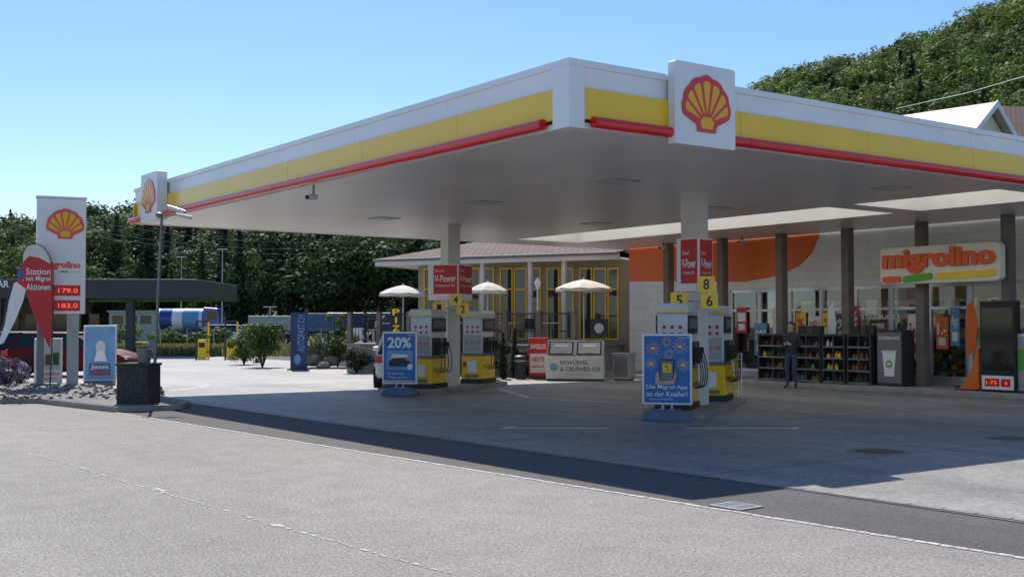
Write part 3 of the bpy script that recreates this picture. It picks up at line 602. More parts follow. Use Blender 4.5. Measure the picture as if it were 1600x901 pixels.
for x_ in (-.28,.28):
    for y_ in (-.25,.25): m.cyl((x_,y_,0),(x_,y_,1.05),.012,n=6)
for z_ in [.08+.12*i for i in range(9)]:
    m.cyl((-.28,-.25,z_),(.28,-.25,z_),.006,n=5); m.cyl((.28,-.25,z_),(.28,.25,z_),.006,n=5); m.cyl((-.28,-.25,z_),(-.28,.25,z_),.006,n=5)
for i in range(8): m.cyl((-.28+i*.08,-.25,.08),(-.28+i*.08,-.25,1.04),.005,n=5)
m.build('wire_frame','white',t); 
for z_ in (.35,.7,.08): MB().box(-.27,.27,-.24,.24,z_,z_+.02).build('shelf','alu',t)
p=G(1137,624)
for i in range(5):
    o=MB().box(-.09,.09,-.12,.12,0,.25).prism(rrect(-.03,.03,.25,.29,.01),-.03,.03).build('canister','green' if i%2 else 'yellow',bev=.01); zz=(.1,.1,.37,.37,.72)[i]; q=RZ(TH)@Vector(((-.13 if i%2 else .13),0,0))
    o.location=(p.x+q.x,p.y+q.y,zz); o.rotation_euler=(0,0,TH); tag(o,['yellow canister on the bottom right of the wire rack','green canister on the bottom left of the wire rack','yellow canister on the middle right of the wire rack','green canister on the middle left of the wire rack','yellow canister on the top shelf of the wire rack'][i],'canister')
# ---------------------------------------------------------------- shop
YF=26.3
sh=thing('shop_building','white and orange shop building with a pillared glass front behind the pumps','building',(0,0,0))
XG=PL(1140,500,(0,YF),0)[0]; XE=-6.0
m=MB(); m.box(-29.6,XG,YF,YF+.3,0.14,4.3); m.box(XG,XE,YF,YF+.3,2.78,4.3); m.box(-29.6,-29.3,YF+.3,31,.14,4.3); m.build('wall','wallb',sh)
pts=[(975,375),(975,440),(1165,440),(1215,431),(1250,415),(1270,395),(1279,372),(1281,360)]
pp=[PL(u,v,(0,YF),0) for u,v in pts]; pp[0]=(-29.6,4.29); pp[1]=(-29.6,pp[1][1]); pp[-1]=(pp[-1][0],4.29)
MB().prism(pp,YF-.012,YF-.001).build('orange_swoosh','orange',sh)
for x_ in (-26.85,-24.5,-22.2,-19.9,-17.6,-15.25,-12.9): MB().box(x_-.12,x_+.12,25.4,25.65,.14,4.297).build('pillar','pillar',sh,bev=.01)
MB().box(XG,XE,YF+.05,YF+.12,.14,.3).box(XG,XE,YF+.05,YF+.12,2.68,2.78).build('sill','alu',sh)
m=MB(); m.box(-29.3,XE,30.9,31.1,.14,4.3).box(XE,XE+.2,26.3,31.1,.14,4.3).box(-29.3,XE,YF+.3,30.9,3.0,3.1); m.build('interior_shell','interior',sh)
MB().box(-29.3,XE,YF+.3,30.9,.141,.15).build('shop_floor','lgrey',sh)
MB().box(-29.6,XE+.2,YF+.3,31.1,4.3,4.5).build('roof','grey',sh)
M['tubel']=mat('ceiling_light',(1,.85,.62),.5,na=0,emit=9)
for i in range(8): MB().box(-24+i*2.2,-22.9+i*2.2,28.2,28.4,2.93,2.96).build('ceiling_light','tubel',sh)
x_=XG; k=0
while x_<XE-.3:
    w_=1.16; f=MB()
    f.box(x_,x_+.07,YF+.04,YF+.13,.3,2.68).box(x_+w_-.06,x_+w_,YF+.04,YF+.13,.3,2.68).box(x_+.07,x_+w_-.06,YF+.04,YF+.13,2.1,2.17).box(x_+.07,x_+w_-.06,YF+.04,YF+.13,.3,.38)
    nm='door' if k in (0,1,7) else 'window'
    o=f.build(nm+'_frame','white' if nm=='door' or k<3 else 'alu',sh); MB().box(x_+.07,x_+w_-.06,YF+.08,YF+.09,.38,2.1).box(x_+.07,x_+w_-.06,YF+.08,YF+.09,2.17,2.68).build('pane','glass',o)
    if nm=='door': MB().cyl((x_+w_-.12,YF+.0,.9),(x_+w_-.12,YF+.0,1.5),.015).build('handle','steel',o)
    x_+=w_+.004; k+=1
cols=['redp','yellow','white','lblue','green','orange','offw','brown','dgreen','dred','amber','dark']
for i in range(12):
    xx=-24.2+i*1.55; t=thing('store_rack','tall stocked store rack inside the glass front, number %s from the left'%['one','two','three','four','five','six','seven','eight','nine','ten','eleven','twelve'][i],'store rack',(xx,27.2+.7*(i%2),.15))
    MB().box(-.7,.7,.2,.24,0,2.25).box(-.7,-.66,-.2,.2,0,2.25).box(.66,.7,-.2,.2,0,2.25).build('frame','offw',t)
    m=MB()
    for s_ in range(8): m.box(-.66,.66,-.2,.2,.1+s_*.27,.12+s_*.27)
    m.build('shelf','alu',t)
    mp=MB()
    for s_ in range(8):
        q=-.64
        while q<.55:
            ww=random.uniform(.05,.16)
            if random.random()>.15: mp.mi(random.randrange(12)).box(q,q+ww-.01,-.17,.1,.121+s_*.27,.121+s_*.27+random.uniform(.08,.22))
            q+=ww
    o=mp.build('stock',cols,t); o['kind']='stuff'
def wposter(u0,u1,v0,v1,m_,txt,tm_,label):
    a=PL(u0,v1,(0,YF),0); b=PL(u1,v0,(0,YF),0); w_=(b[0]-a[0])/2; h_=b[1]-a[1]
    t=thing('window_poster',label,'poster',((a[0]+b[0])/2,YF+.035,a[1]))
    MB().box(-w_,w_,-.008,0,0,h_).build('sheet',m_,t)
    if txt: text(t,txt,-w_*.75,w_*.75,h_*.45,h_*.8,-.012,tm_,bold=.02)
    rect(t,'print_block',-w_*.6,w_*.6,h_*.12,h_*.36,-.009,'white' if m_!='white' else 'redp')
    return t
wposter(1243,1258,488,530,'yellow','%','redp','yellow percent poster on the glass, leftmost'); wposter(1262,1282,494,530,'white','NEU','redp','white poster reading NEU on the shop glass'); wposter(1284,1302,488,530,'yellow','%','redp','yellow percent poster right of the white poster')
wposter(1358,1384,500,524,'brown','COFFEE','white','brown coffee poster above the drinks cooler'); wposter(1213,1228,510,540,'white','%','redp','small white poster beside the person')
wposter(1150,1166,480,520,'redp','1','white','small red poster on the left shop door'); wposter(1178,1197,505,555,'lblue','neu','white','small light blue poster on the shop door')
wposter(1306,1322,490,532,'dgreen','%','white','dark green poster right of the yellow ones'); wposter(1418,1436,490,560,'white','Bon','redp','tall white poster right of the drinks cooler'); wposter(1462,1480,495,545,'orange','1.-','white','orange poster on the right shop door')
wposter(1326,1340,478,520,'redp','%','white','red percent poster right of the dark green one'); wposter(1484,1498,480,540,'lblue','App','white','light blue poster right of the orange one')
t=thing('window_lettering','white coffee shop name lettering on the glass above the cooler','lettering',(0,YF+.03,0)); a=PL(1345,499,(0,YF),0); b=PL(1405,491,(0,YF),0); text(t,'STARBUCKS',a[0],b[0],a[1],b[1],0,'white',bold=.02,name='lettering')
a=PL(1380,445,(0,25.2),0); b=PL(1567,380,(0,25.2),0)
w_=(b[0]-a[0])/2; hh=b[1]-a[1]+.05
t=thing('shop_sign','large cream rounded shop sign reading migrolino in orange letters','sign',((a[0]+b[0])/2,25.2,a[1]))
MB().prism(rrect(-w_,w_,0,hh,.14,6),-.12,.1).build('board','board',t,bev=.012)
text(t,'migrolino',-w_*.94,w_*.94,hh*.27,hh*.95,-.13,'orangel',depth=.05,bold=.05)
def blob(x0,x1,z0,z1,tl): return [(x,z+tl*(x-(x0+x1)/2)) for x,z in rrect(x0,x1,z0,z1,min(.07,(z1-z0)/2-.001),4)]
MB().prism(blob(-w_*.95,-w_*.62,.04,.2,-.02),-.16,-.122).build('orange_stroke','orangel',t); MB().prism(blob(-w_*.58,-w_*.08,.06,.23,.08),-.16,-.122).build('green_stroke','green',t); MB().prism(blob(-w_*.03,w_*.93,.1,.26,.03),-.16,-.122).build('yellow_stroke','yellow',t)
prod={}
for nm,mm in (('g','dgreen'),('r','dred'),('y','amber'),('w','offw'),('b','bbase'),('k','brown'),('G','green'),('Y','yellow')):
    o=MB().lathe([(0,0),(.045,0),(.047,.11),(.018,.15),(.016,.19),(0,.19)],9).build('bottle',mm,smooth=True); prod[nm]=o.data; bpy.data.objects.remove(o)
cn_={'g':'dark green','r':'dull red','y':'amber','w':'pale','b':'slate blue','k':'brown','G':'bright green','Y':'yellow'}
units=((1190,1238),(1243,1288),(1290,1326),(1329,1367)); un=['leftmost','second','third','rightmost']
for k,(u0,u1) in enumerate(units):
    a=PL(u0,600,(0,25.0),0)[0]; b=PL(u1,600,(0,25.0),0)[0]; w_=(b-a)/2; cx=(a+b)/2
    t=thing('display_shelf','black open display shelf with bottles before the glass front, %s of four'%un[k],'shelf',(cx,25.05,.14),0,'black display shelves along the shop front')
    m=MB(); m.box(-w_,-w_+.05,-.2,.2,0,1.25).box(w_-.05,w_,-.2,.2,0,1.25).box(-w_+.05,w_-.05,.17,.2,0,1.25).box(-w_,w_,-.21,.21,1.25,1.31).box(-.025,.025,-.2,-.17,0,1.25); m.build('frame','dark',t)
    for s_ in range(4): MB().box(-w_+.051,w_-.051,-.2,.17,.03+s_*.31,.05+s_*.31).box(-w_+.051,w_-.051,-.205,-.2,.02+s_*.31,.065+s_*.31).build('shelf','grey',t)
    if k in(1,3): 
        for j in range(3): MB().box(-w_*.8+j*w_*.55,-w_*.8+j*w_*.55+.24,-.05,.1,1.31,1.31+.22).build('top_box',['black','brown','dark'][j],t)
    for s_ in range(4):
        n=int((2*w_-.14)/.13); run=random.choice('gyk')
        for j in range(n):
            if random.random()<.2: continue
            if random.random()<.45: run=random.choice('grkykbwgkrGY' if s_ else 'yykgrb')
            o=bpy.data.objects.new('bottle',prod[run]); C.objects.link(o); sc=random.uniform(.7,1.05); o.scale=(1.1,1.1,sc); o.location=(cx-w_+.12+j*.13,25.0+random.uniform(-.04,.04),.191+s_*.31)
            tag(o,'%s bottle on the %s level of the %s display shelf'%(cn_[run],['bottom','second','third','top'][s_],un[k]),'bottle','bottles on the display shelves outside the shop')
a=PL(1371,600,(0,24.95),0)[0]; b=PL(1411,600,(0,24.95),0)[0]; w_=(b-a)/2
t=thing('drinks_cooler','dark coffee drinks cooler with a pictured white cup','cooler',((a+b)/2,24.95,.14)); MB().box(-w_,w_,-.02,.5,0,1.42).build('cabinet','dark',t,bev=.02)
rect(t,'front_print',-w_+.03,w_-.03,.08,1.36,-.021,'grey'); MB().prism([(-.14,.25),(.14,.25),(.2,.85),(-.2,.85)],-.035,-.026).build('pictured_cup','white',t); MB().prism(rrect(-.22,.22,.85,.91,.02),-.038,-.026).build('pictured_lid','offw',t)
MB().prism(circ(0,.56,.1),-.042,-.036).build('round_logo','green',t); MB().prism(circ(0,.56,.05),-.045,-.0425).build('logo_centre','offw',t)
text(t,'STARBUCKS',-w_*.8,w_*.8,1.18,1.26,-.03,'white',bold=.02)
a=PL(1530,608,(0,24.6),0)[0]; b=PL(1585,608,(0,24.6),0)[0]; w_=(b-a)/2; zt=PL(1550,470,(0,24.6),0)[1]
t=thing('advertising_tower','tall black advertising screen tower with red price digits at its foot','display tower',((a+b)/2,24.75,.14)); MB().box(-w_,w_,-.1,.15,0,zt-.14).build('cabinet','black',t,bev=.02)
rect(t,'screen',-w_+.05,w_-.05,.5,zt-.3,-.101,'carglass'); rect(t,'price_panel',-w_+.04,w_-.04,.06,.38,-.101,'white'); rect(t,'price_window',-w_+.12,w_*.1,.13,.31,-.106,'ledbg'); rect(t,'price_window',w_*.2,w_-.12,.13,.31,-.106,'ledbg')
text(t,'1.75',-w_+.16,-.02,.18,.26,-.112,'led'); text(t,'6',w_*.42,w_*.56,.18,.26,-.112,'led'); text(t,'50',-.2,.25,1.0,1.2,-.107,'dark')
t=thing('orange_fin','low curved orange floor fin beside the black tower','display stand',(PL(1512,608,(0,24.8),0)[0],24.9,.14)); MB().prism([(-.3,0),(.26,0),(.26,.98),(.2,1.0),(.15,.75),(.07,.5),(-.05,.28),(-.18,.12)],-.05,.05).build('fin','orange',t); MB().box(-.3,.26,-.15,.15,0,.03).build('foot','dark',t)
t=thing('poster_case','white framed poster case at the right edge of the shop front','poster case',(PL(1597,608,(0,24.8),0)[0]+.15,24.8,.14)); MB().box(-.3,.3,-.04,.04,.05,1.35).build('frame','alu',t,bev=.01); rect(t,'artwork',-.25,.25,.12,1.28,-.041,'lgrey'); rect(t,'picture',-.2,.2,.5,1.0,-.046,'green'); MB().box(-.25,.25,-.15,.15,0,.05).build('foot','dark',t)
for k,(u,v) in enumerate(((1293,600),(1208,598),(1510,600))):
    xx=PL(u,600,(0,25.9),0)[0]; t=thing('beach_flag','narrow %s feather flag before the shop glass'%(['white','pale yellow','orange'][k]),'flag',(xx,25.9,.14)); MB().tube([(0,0,0),(0,0,1.3),(.03,0,2.0),(.15,0,2.2)],.012).build('pole','steel',t)
    MB().prism([(.01,.7),(.25,.95),(.33,1.6),(.22,2.15),(.03,2.0)],-.004,.004).build('cloth',['white','offw','orange'][k],t); MB().box(-.2,.2,-.2,.2,0,.04).build('foot','dark',t)
# ---------------------------------------------------------------- things left of the glass front
p=G(898,595); t=thing('ice_cabinet','grey white ice cabinet with two sloping dark framed lids and lettering','ice cabinet',p,R(46))
MB().box(-.88,.88,.0,.75,.06,.74).build('cabinet','offw',t,bev=.015); MB().box(-.85,.85,.05,.7,0,.06).build('plinth','dark',t)
def slp(c0,c1,t0,t1,off):
    a=Vector((0,.02,.76)); b=Vector((0,.36,1.22)); d_=b-a; n_=Vector((0,-d_.z,d_.y)).normalized()*off
    return [tuple(a+d_*t+n_+Vector((c,0,0))) for c,t in ((c0,t0),(c1,t0),(c1,t1),(c0,t1))]
MB().add([(-.86,.02,.74),(.86,.02,.74),(.86,.36,1.22),(-.86,.36,1.22),(.86,.73,1.22),(-.86,.73,1.22),(.86,.73,.74),(-.86,.73,.74)],[(0,1,2,3),(3,2,4,5),(5,4,6,7),(0,3,5,7),(1,6,4,2)]).build('sloping_top','lgrey',t)
for s_ in (-1,1):
    c=.43*s_; o=MB().add(slp(c-.38,c+.38,.06,.94,.012),[(0,1,2,3)]).build('lid','dark',t)
    MB().add(slp(c-.33,c+.33,.14,.86,.018),[(0,1,2,3)]).build('lid_panel','lgrey',o); MB().add(slp(c-.2,c+.2,.6,.7,.022),[(0,1,2,3)]).build('lid_label','white',o)
    MB().cyl((c-.12,-.02,.84),(c+.12,-.02,.84),.012).build('handle','dark',o)
text(t,'EISWÜRFEL',-.44,.42,.5,.64,-.004,'black',bold=.01); text(t,'& CRUSHED ICE',-.44,.78,.3,.43,-.004,'black',bold=.01); text(t,'www.iceberg.ch',-.3,.4,.17,.23,-.004,'grey'); MB().prism(circ(-.64,.42,.12),-.006,-.001).build('round_picture','lblue',t)
p=G(841,592); t=thing('red_poster_stand','red and white poster stand beside the litter bin before the terrace','poster stand',p,CAMROT-.1); MB().box(-.3,.3,-.03,.03,.08,1.3).build('frame','redp',t,bev=.01); rect(t,'artwork',-.26,.26,.2,.8,-.031,'offw'); text(t,'SWISSLOS',-.24,.24,.95,1.1,-.036,'white',bold=.02); text(t,'HEUTE',-.2,.2,.55,.7,-.036,'redp',bold=.03); text(t,'Jackpot',-.2,.2,.35,.45,-.036,'redp',bold=.03); MB().box(-.3,.3,-.18,.18,0,.08).build('foot','dark',t)
p=G(813,592); t=thing('litter_bin','round dark litter bin before the terrace evergreens','bin',p); MB().lathe([(0,0),(.17,0),(.19,.66),(.2,.7),(.16,.74),(0,.76)],18).build('body','dark',t,smooth=True); MB().lathe([(.2,.55),(.205,.55),(.205,.6),(.2,.6)],18).build('band','steel',t)
p=G(975,594); t=thing('service_cabinet','small pale grey service cabinet at the shop wall corner','cabinet',p,R(20)); MB().box(-.28,.28,-.2,.2,.05,.8).box(-.31,.31,-.23,.23,.8,.85).build('housing','lgrey',t,bev=.01); MB().box(-.24,.24,-.206,-.2,.12,.74).build('door','grey',t); MB().box(-.25,.25,-.17,.17,0,.05).build('foot','dark',t)
# ---------------------------------------------------------------- restaurant
B=gd(590,45.5); A=gd(985,40.6); RR=math.atan2(A.y-B.y,A.x-B.x); WL=(A-B).length
rs=thing('restaurant_building','low restaurant with brown tiled roof and yellow framed windows','building',B,RR)
def rl(u,v,yo=0): return PL(u,v,B,RR,yo)
FL=1.05
ze=rl(800,412)[1]; XL=rl(586,400,-1.35)[0]
MB().box(XL+1.1,WL,0,.25,0,ze).box(XL+1.1,XL+1.35,.25,9,0,ze).box(WL-.25,WL,.25,9,0,ze).box(XL+1.35,WL-.25,8.75,9,0,ze).build('wall','rwall',rs)
MB().box(XL+.05,WL+.1,-1.3,9.6,ze,ze+.06).box(XL,WL+.12,-1.35,-1.3,ze-.03,ze+.22).box(XL,XL+.05,-1.3,9.6,ze-.03,ze+.22).build('eave_fascia','offw',rs)
MB().tube([(XL-.03,-1.42,ze+.18),(WL+.1,-1.42,ze+.18)],.055).build('gutter','grey',rs,smooth=True)
z0=ze+.22; MB().add([(XL-.05,-1.4,z0),(WL+.2,-1.4,z0),(WL+.2,9.8,z0),(XL-.05,9.8,z0),(XL+4,4.4,z0+1.35),(WL+.2,4.4,z0+1.35)],[(0,1,5,4),(2,3,4,5),(3,0,4),(1,2,5)]).build('roof','brownroof',rs)
us=[622,644,662,684,708,730,752,774,781,803,825,847,854,876,898,905,927,949,968]
for i in range(len(us)-1):
    u0,u1=us[i]+1.2,us[i+1]-1.2
    if u1-u0<10: continue
    a=rl(u0,488,-.0); b=rl(u1,418,0); 
    x0_,x1_,z0_,z1_=a[0],b[0],FL+.12,b[1]
    if x0_<XL+1.2: continue
    zm=z0_*.3+z1_*.7
    o=MB().box(x0_,x0_+.045,-.06,.0,z0_,z1_).box(x1_-.045,x1_,-.06,.0,z0_,z1_).box(x0_+.045,x1_-.045,-.06,.0,z1_-.06,z1_).box(x0_+.045,x1_-.045,-.06,0,z0_,z0_+.06).box(x0_+.045,x1_-.045,-.055,0,zm-.02,zm+.02).build('window_frame','yellow',rs)
    MB().box(x0_+.045,x1_-.045,-.03,-.004,z0_+.06,z1_-.06).build('pane','glassd',o)
for u in (777,850,902): a=rl(u,430)[0]; MB().box(a-.07,a+.07,-1.2,-1.05,FL,ze).build('post','offw',rs)
tr_=thing('terrace','raised restaurant terrace with a concrete front wall','terrace',B,RR)
MB().box(XL+.6,WL-.3,-4.0,-.01,0,FL-.05).build('base_wall','conc',tr_); MB().box(XL+.5,WL-.2,-4.1,-.01,FL-.05,FL).build('deck','kerb',tr_,bev=.01)
def tw(x,y,z=FL): v=RZ(RR)@Vector((x,y,0)); return (B.x+v.x,B.y+v.y,z)
rw=thing('terrace_railing','dark metal terrace railing with square posts','railing',tw(0,-3.95),RR)
n=7; xr=XL+.7
for i in range(n+1): x_=xr+(WL-.4-xr)*i/n; MB().box(x_-.08,x_+.08,-.08,.08,0,1.12).build('post','pillar',rw)
m=MB(); m.box(xr,WL-.4,-.02,.02,1.0,1.05).box(xr,WL-.4,-.015,.015,.12,.15); x_=xr+.1
while x_<WL-.45: m.box(x_-.008,x_+.008,-.008,.008,.15,1.0); x_+=.14
m.build('bars','dark',rw)
for k in range(7):
    x_=xr+.7+k*1.35; bush(tw(x_,-4.55,0),1.0+.3*random.random(),.6,'dark low hedge plant against the terrace wall, position %s from the left'%['one','two','three','four','five','six','seven'][k],.045,'thuja',16,70,'hedge_plant','hedge plants below the terrace')
def parasol(u,vt,wpx,d,z0,label):
    p=gd(u,d,z0); zt=D(u,vt,d).z-z0; r=wpx/2/1800*d*1.1; t=thing('parasol',label,'parasol',p,random.random(),'parasols on the terrace')
    MB().cyl((0,0,0),(0,0,zt+.06),.025).build('pole','offw',t); MB().lathe([(0,0),(.28,0),(.28,.06),(.05,.08)],14).build('base','conc',t)
    n=8; vs=[(0,0,zt)]; fs=[]; K=16
    for rr,zz,sag in ((r*.35,zt-.07,.0),(r*.7,zt-.17,.015),(r,zt-.3,.03),(r*1.01,zt-.44,.0)):
        for i in range(K):
            a=2*math.pi*i/K; mid=i%2; q=rr*(.955 if mid else 1); vs.append((q*math.cos(a),q*math.sin(a),zz-(sag if mid else 0)+(.035 if mid and rr>r else 0)))
    for i in range(K):
        j=(i+1)%K; fs.append((0,1+i,1+j))
        for q in range(3): fs.append((1+q*K+i,1+(q+1)*K+i,1+(q+1)*K+j,1+q*K+j))
    MB().add(vs,fs).build('cloth','umb',t); m=MB()
    for i in range(n): a=2*math.pi*i/n; m.cyl((0,0,zt-.03),(r*math.cos(a),r*math.sin(a),zt-.32),.008,n=5)
    m.build('ribs','brown',t)
parasol(630,445,68,42.5,FL,'white parasol above the 20% poster, leftmost of the three'); parasol(762,440,56,40.5,FL,'white parasol right of the far canopy column'); parasol(912,436,80,38.8,FL,'largest cream parasol before the yellow windows')
def chair(x,y,rz,label):
    t=thing('terrace_chair',label,'chair',tw(x,y),RR+rz,'dark chairs on the terrace')
    MB().box(-.22,.22,-.22,.22,.42,.46).build('seat','dark',t,bev=.01); MB().box(-.22,.22,.2,.23,.5,.88).build('backrest','dark',t,bev=.01)
    for a in (-.2,.2):
        for b in (-.2,.21): MB().cyl((a,b,0),(a,b,.42 if b<0 else .5),.013,n=6).build('leg','steel',t)
def ttable(x,y,label):
    t=thing('terrace_table',label,'table',tw(x,y),RR,'tables on the terrace'); MB().lathe([(0,.7),(.38,.7),(.39,.72),(.38,.74),(0,.74)],18).build('tabletop','offw',t); MB().cyl((0,0,0),(0,0,.7),.03).build('leg','steel',t); MB().lathe([(0,0),(.25,0),(.24,.03),(.03,.05)],14).build('foot','steel',t)
nn=['first','second','third','fourth','fifth']
for k,x_ in enumerate((2.2,3.9,5.5,7.1,8.7)):
    ttable(x_,-2.4,'round terrace table, %s from the left'%nn[k]); chair(x_-.65,-2.4,R(90),'dark terrace chair on the left side of the %s table'%nn[k]); chair(x_+.65,-2.4,R(-90),'dark terrace chair on the right side of the %s table'%nn[k])
t=thing('terrace_lamp','white lantern lamp on a slim post on the terrace','lamp',gd(840,39.8,FL)); MB().cyl((0,0,0),(0,0,1.9),.03).build('post','white',t); MB().lathe([(.05,1.9),(.12,2.1),(.1,2.15),(0,2.3)],12).build('lantern','white',t,smooth=True)
t=thing('menu_board','dark menu board hung on the terrace railing','board',tw(rl(938,510,-4.0)[0],-4.08,FL),RR); MB().box(-.3,.3,-.02,.02,.25,.85).build('panel','black',t); MB().prism(circ(0,.55,.16),-.03,-.021).build('round_picture','lgrey',t)
t=thing('stair_handrail','pale sloping stair handrail left of the fuel pumps','handrail',gd(575,45),CAMROT); MB().tube([(-.6,0,.7),(.55,0,2.1)],.03).build('rail','white',t,smooth=True); MB().tube([(-.6,.9,.7),(.55,.9,2.1)],.03).build('rail','white',t,smooth=True)
for k in (-.6,-.2,.2,.55): MB().cyl((k,0,0),(k,0,.7+(k+.6)*1.217),.02,n=6).build('post','white',t)
t=thing('stone_stair','short stone stair beside the rockery','stair',gd(575,45.3),CAMROT)
for k in range(6): MB().box(-.6+k*.22,.9,.1,.85,k*.17,(k+1)*.17).build('step','conc',t,bev=.01)
for k in range(16):
    u=478+k*6+random.uniform(-3,3); d=45+random.uniform(0,2.5); r=random.uniform(.25,.5); bm=bmesh.new(); bmesh.ops.create_icosphere(bm,subdivisions=2,radius=r)
    for v in bm.verts: v.co*=random.uniform(.82,1.12); v.co.z*=.7
    me=bpy.data.meshes.new('rockery_stone'); bm.to_mesh(me); bm.free(); me.materials.append(M['rock']); o=bpy.data.objects.new('rockery_stone',me); C.objects.link(o); o.location=gd(u,d,r*.35+(d-45)*.25); tag(o,'rough grey brown boulder of the rockery by the stair','boulder','rockery boulders')
t=thing('ramp_wall','low white wall sloping behind the rockery','wall',gd(520,49),CAMROT); MB().prism([(-1.2,0),(1.3,0),(1.3,1.6),(.9,1.6),(-1.2,.9)],-.1,.1).build('wall','white',t)
p=gd(619,37.0); t=thing('pizza_sign','narrow dark upright sign with yellow letters PIZ above the 20% poster','sign',p,CAMROT); z1_=D(619,480,37).z; MB().box(-.19,.19,-.04,.04,z1_-1.5,z1_).build('panel','black',t); MB().box(-.03,.03,-.02,.02,0,z1_-1.5).build('post','steel',t)
for i,ch in enumerate('PIZZA'): text(t,ch,-.12 if ch!='I' else -.03,.12 if ch!='I' else .03,z1_-.25-i*.26,z1_-.05-i*.26,-.045,'yellow',bold=.03)
p=G(467,578); t=thing('dark_banner','tall dark upright banner with vertical grey lettering','banner',p,CAMROT); z1_=D(467,488,p.dot(fwd)).z; MB().box(-.32,.32,-.03,.03,.06,z1_).build('panel','navy',t); MB().box(-.4,.4,-.25,.25,0,.06).build('foot','dark',t)
text(t,'AUTOFAST.CH',-.05,.22,.7,z1_-.1,-.035,'lblue',rot=R(90),bold=.01); MB().prism(circ(-.05,.4,.13,.2),-.036,-.031).build('mark','lblue',t)
# ---------------------------------------------------------------- vehicles
def car(loc,rz,col,label,van=False,group=None):
    t=thing('parked_car',label,'car',loc,rz,group)
    k=1.25 if van else 1
    sec=[(-2.12,.42,.72*k,.66),(-2.05,.3,.9*k,.78),(-1.6,.22,.98*k,.86),(-.6,.19,.97*k,.89),(.5,.19,.95*k,.89),(1.3,.2,.9*k,.87),(1.85,.26,.76*k,.8),(2.1,.36,.6*k,.66)]
    vs=[];fs=[]
    for x,zb,zh,w in sec:
        zm=zb+(zh-zb)*.55
        vs+=[(x,-w*.9,zb),(x,-w,zb+.1),(x,-w,zm),(x,-w*.93,zh-.03),(x,-w*.8,zh),(x,w*.8,zh),(x,w*.93,zh-.03),(x,w,zm),(x,w,zb+.1),(x,w*.9,zb)]
    n=10
    for a in range(len(sec)-1):
        for i in range(n): j=(i+1)%n; fs.append((a*n+i,a*n+j,(a+1)*n+j,(a+1)*n+i))
    fs+=[tuple(range(n))[::-1],tuple(range((len(sec)-1)*n,len(sec)*n))]
    MB().add(vs,fs).build('body',col,t,smooth=True)
    zb=.94*k; zr=1.46*k; xb=(-1.98,1.05); xt=(-1.5,.25)
    if van: xb=(-2.05,1.3); xt=(-1.95,.7)
    v=[(xb[0],-.78,zb),(xb[1],-.78,zb),(xb[1],.78,zb),(xb[0],.78,zb),(xt[0],-.62,zr-.03),(xt[1],-.62,zr-.03),(xt[1],.62,zr-.03),(xt[0],.62,zr-.03)]
    MB().add(v,[(0,1,5,4),(1,2,6,5),(2,3,7,6),(3,0,4,7)]).build('windows','carglass',t)
    MB().add([(xt[0]-.05,-.64,zr-.03),(xt[1]+.08,-.64,zr-.03),(xt[1]+.08,.64,zr-.03),(xt[0]-.05,.64,zr-.03),(xt[0]+.15,-.5,zr+.02),(xt[1]-.15,-.5,zr+.02),(xt[1]-.15,.5,zr+.02),(xt[0]+.15,.5,zr+.02)],[(0,1,5,4),(1,2,6,5),(2,3,7,6),(3,0,4,7),(4,5,6,7)]).build('roof',col,t,smooth=True)
    for s in (-1,1):
        for b,tp in ((xb[0],xt[0]),(xb[1],xt[1]),(-.45,-.45)): MB().tube([(b,.79*s,zb-.02),(tp,.625*s,zr-.02)],.035,5).build('roof_pillar',col,t)
    for s in (-1,1):
        for x in (-1.35,1.35):
            o=MB().cyl((x,.7*s,.32),(x,.9*s,.32),.32,n=20).build('wheel','tyre',t,smooth=True); MB().cyl((x,.9*s,.32),(x,.91*s,.32),.2,n=16).build('rim','alu',o)
        MB().box(-2.14,-1.9,.62*s-.2,.62*s+.2,.68*k,.86*k).build('tail_light','red',t,bev=.02); MB().box(1.9,2.08,.52*s-.15,.52*s+.15,.58*k,.68*k).build('headlight','alu',t,bev=.01)
        MB().box(.75,.95,.98*s-.1,.98*s+.1,.95*k,1.07*k).build('mirror',col,t,bev=.03)
    MB().box(-2.15,-2.1,-.25,.25,.5,.61).build('number_plate','white',t); return t
M['carred']=mat('car_paint_red',(.13,.006,.004),.55,na=.03,spec=.2); M['carwhite']=mat('car_paint_white',(.7,.72,.74),.25,coat=.6,na=.03); M['carblack']=mat('car_paint_black',(.012,.013,.016),.45,na=.03,spec=.25); M['carsilver']=mat('car_paint_silver',(.4,.42,.44),.3,metal=.5,coat=.6,na=.03); M['carblue']=mat('truck_blue',(.01,.06,.3),.3,coat=.6)
p=gd(639,33.0); car((p.x,p.y,0),math.atan2(p.y,p.x)-R(2),'carwhite','white car half hidden behind the 20% poster stand')
car(gd(118,38.5),R(90)+CAMROT-R(95),'carred','dark red car behind the blue poster and pylon'); car(gd(8,42),CAMROT-R(150),'carblack','black car at the left edge behind the white flag')
for k,(u,d,c,l) in enumerate(((362,108,'carwhite','white van parked right of the tanker lorry'),(392,112,'carsilver','silver van parked among the distant row, middle'),(425,110,'carblack','black van parked nearest the dark banner'))): car(gd(u,d),CAMROT+R([10,170,5][k]),c,l,True,'distant parked vans')
car(gd(170,100),CAMROT+.2,'carblue','small blue car under the dark flat roof',False)
t=thing('tanker_lorry','blue and silver tanker lorry parked before the dark wood','lorry',gd(297,112),CAMROT)
MB().cyl((-3.0,0,2.35),(1.4,0,2.35),1.05,n=24).build('tank','white',t,smooth=True); MB().cyl((-2.7,0,2.35),(-1.5,0,2.35),1.06,n=24).build('tank_band','carblue',t,smooth=True); MB().cyl((-.5,0,2.35),(1.1,0,2.35),1.06,n=24).build('tank_band','lblue',t,smooth=True)
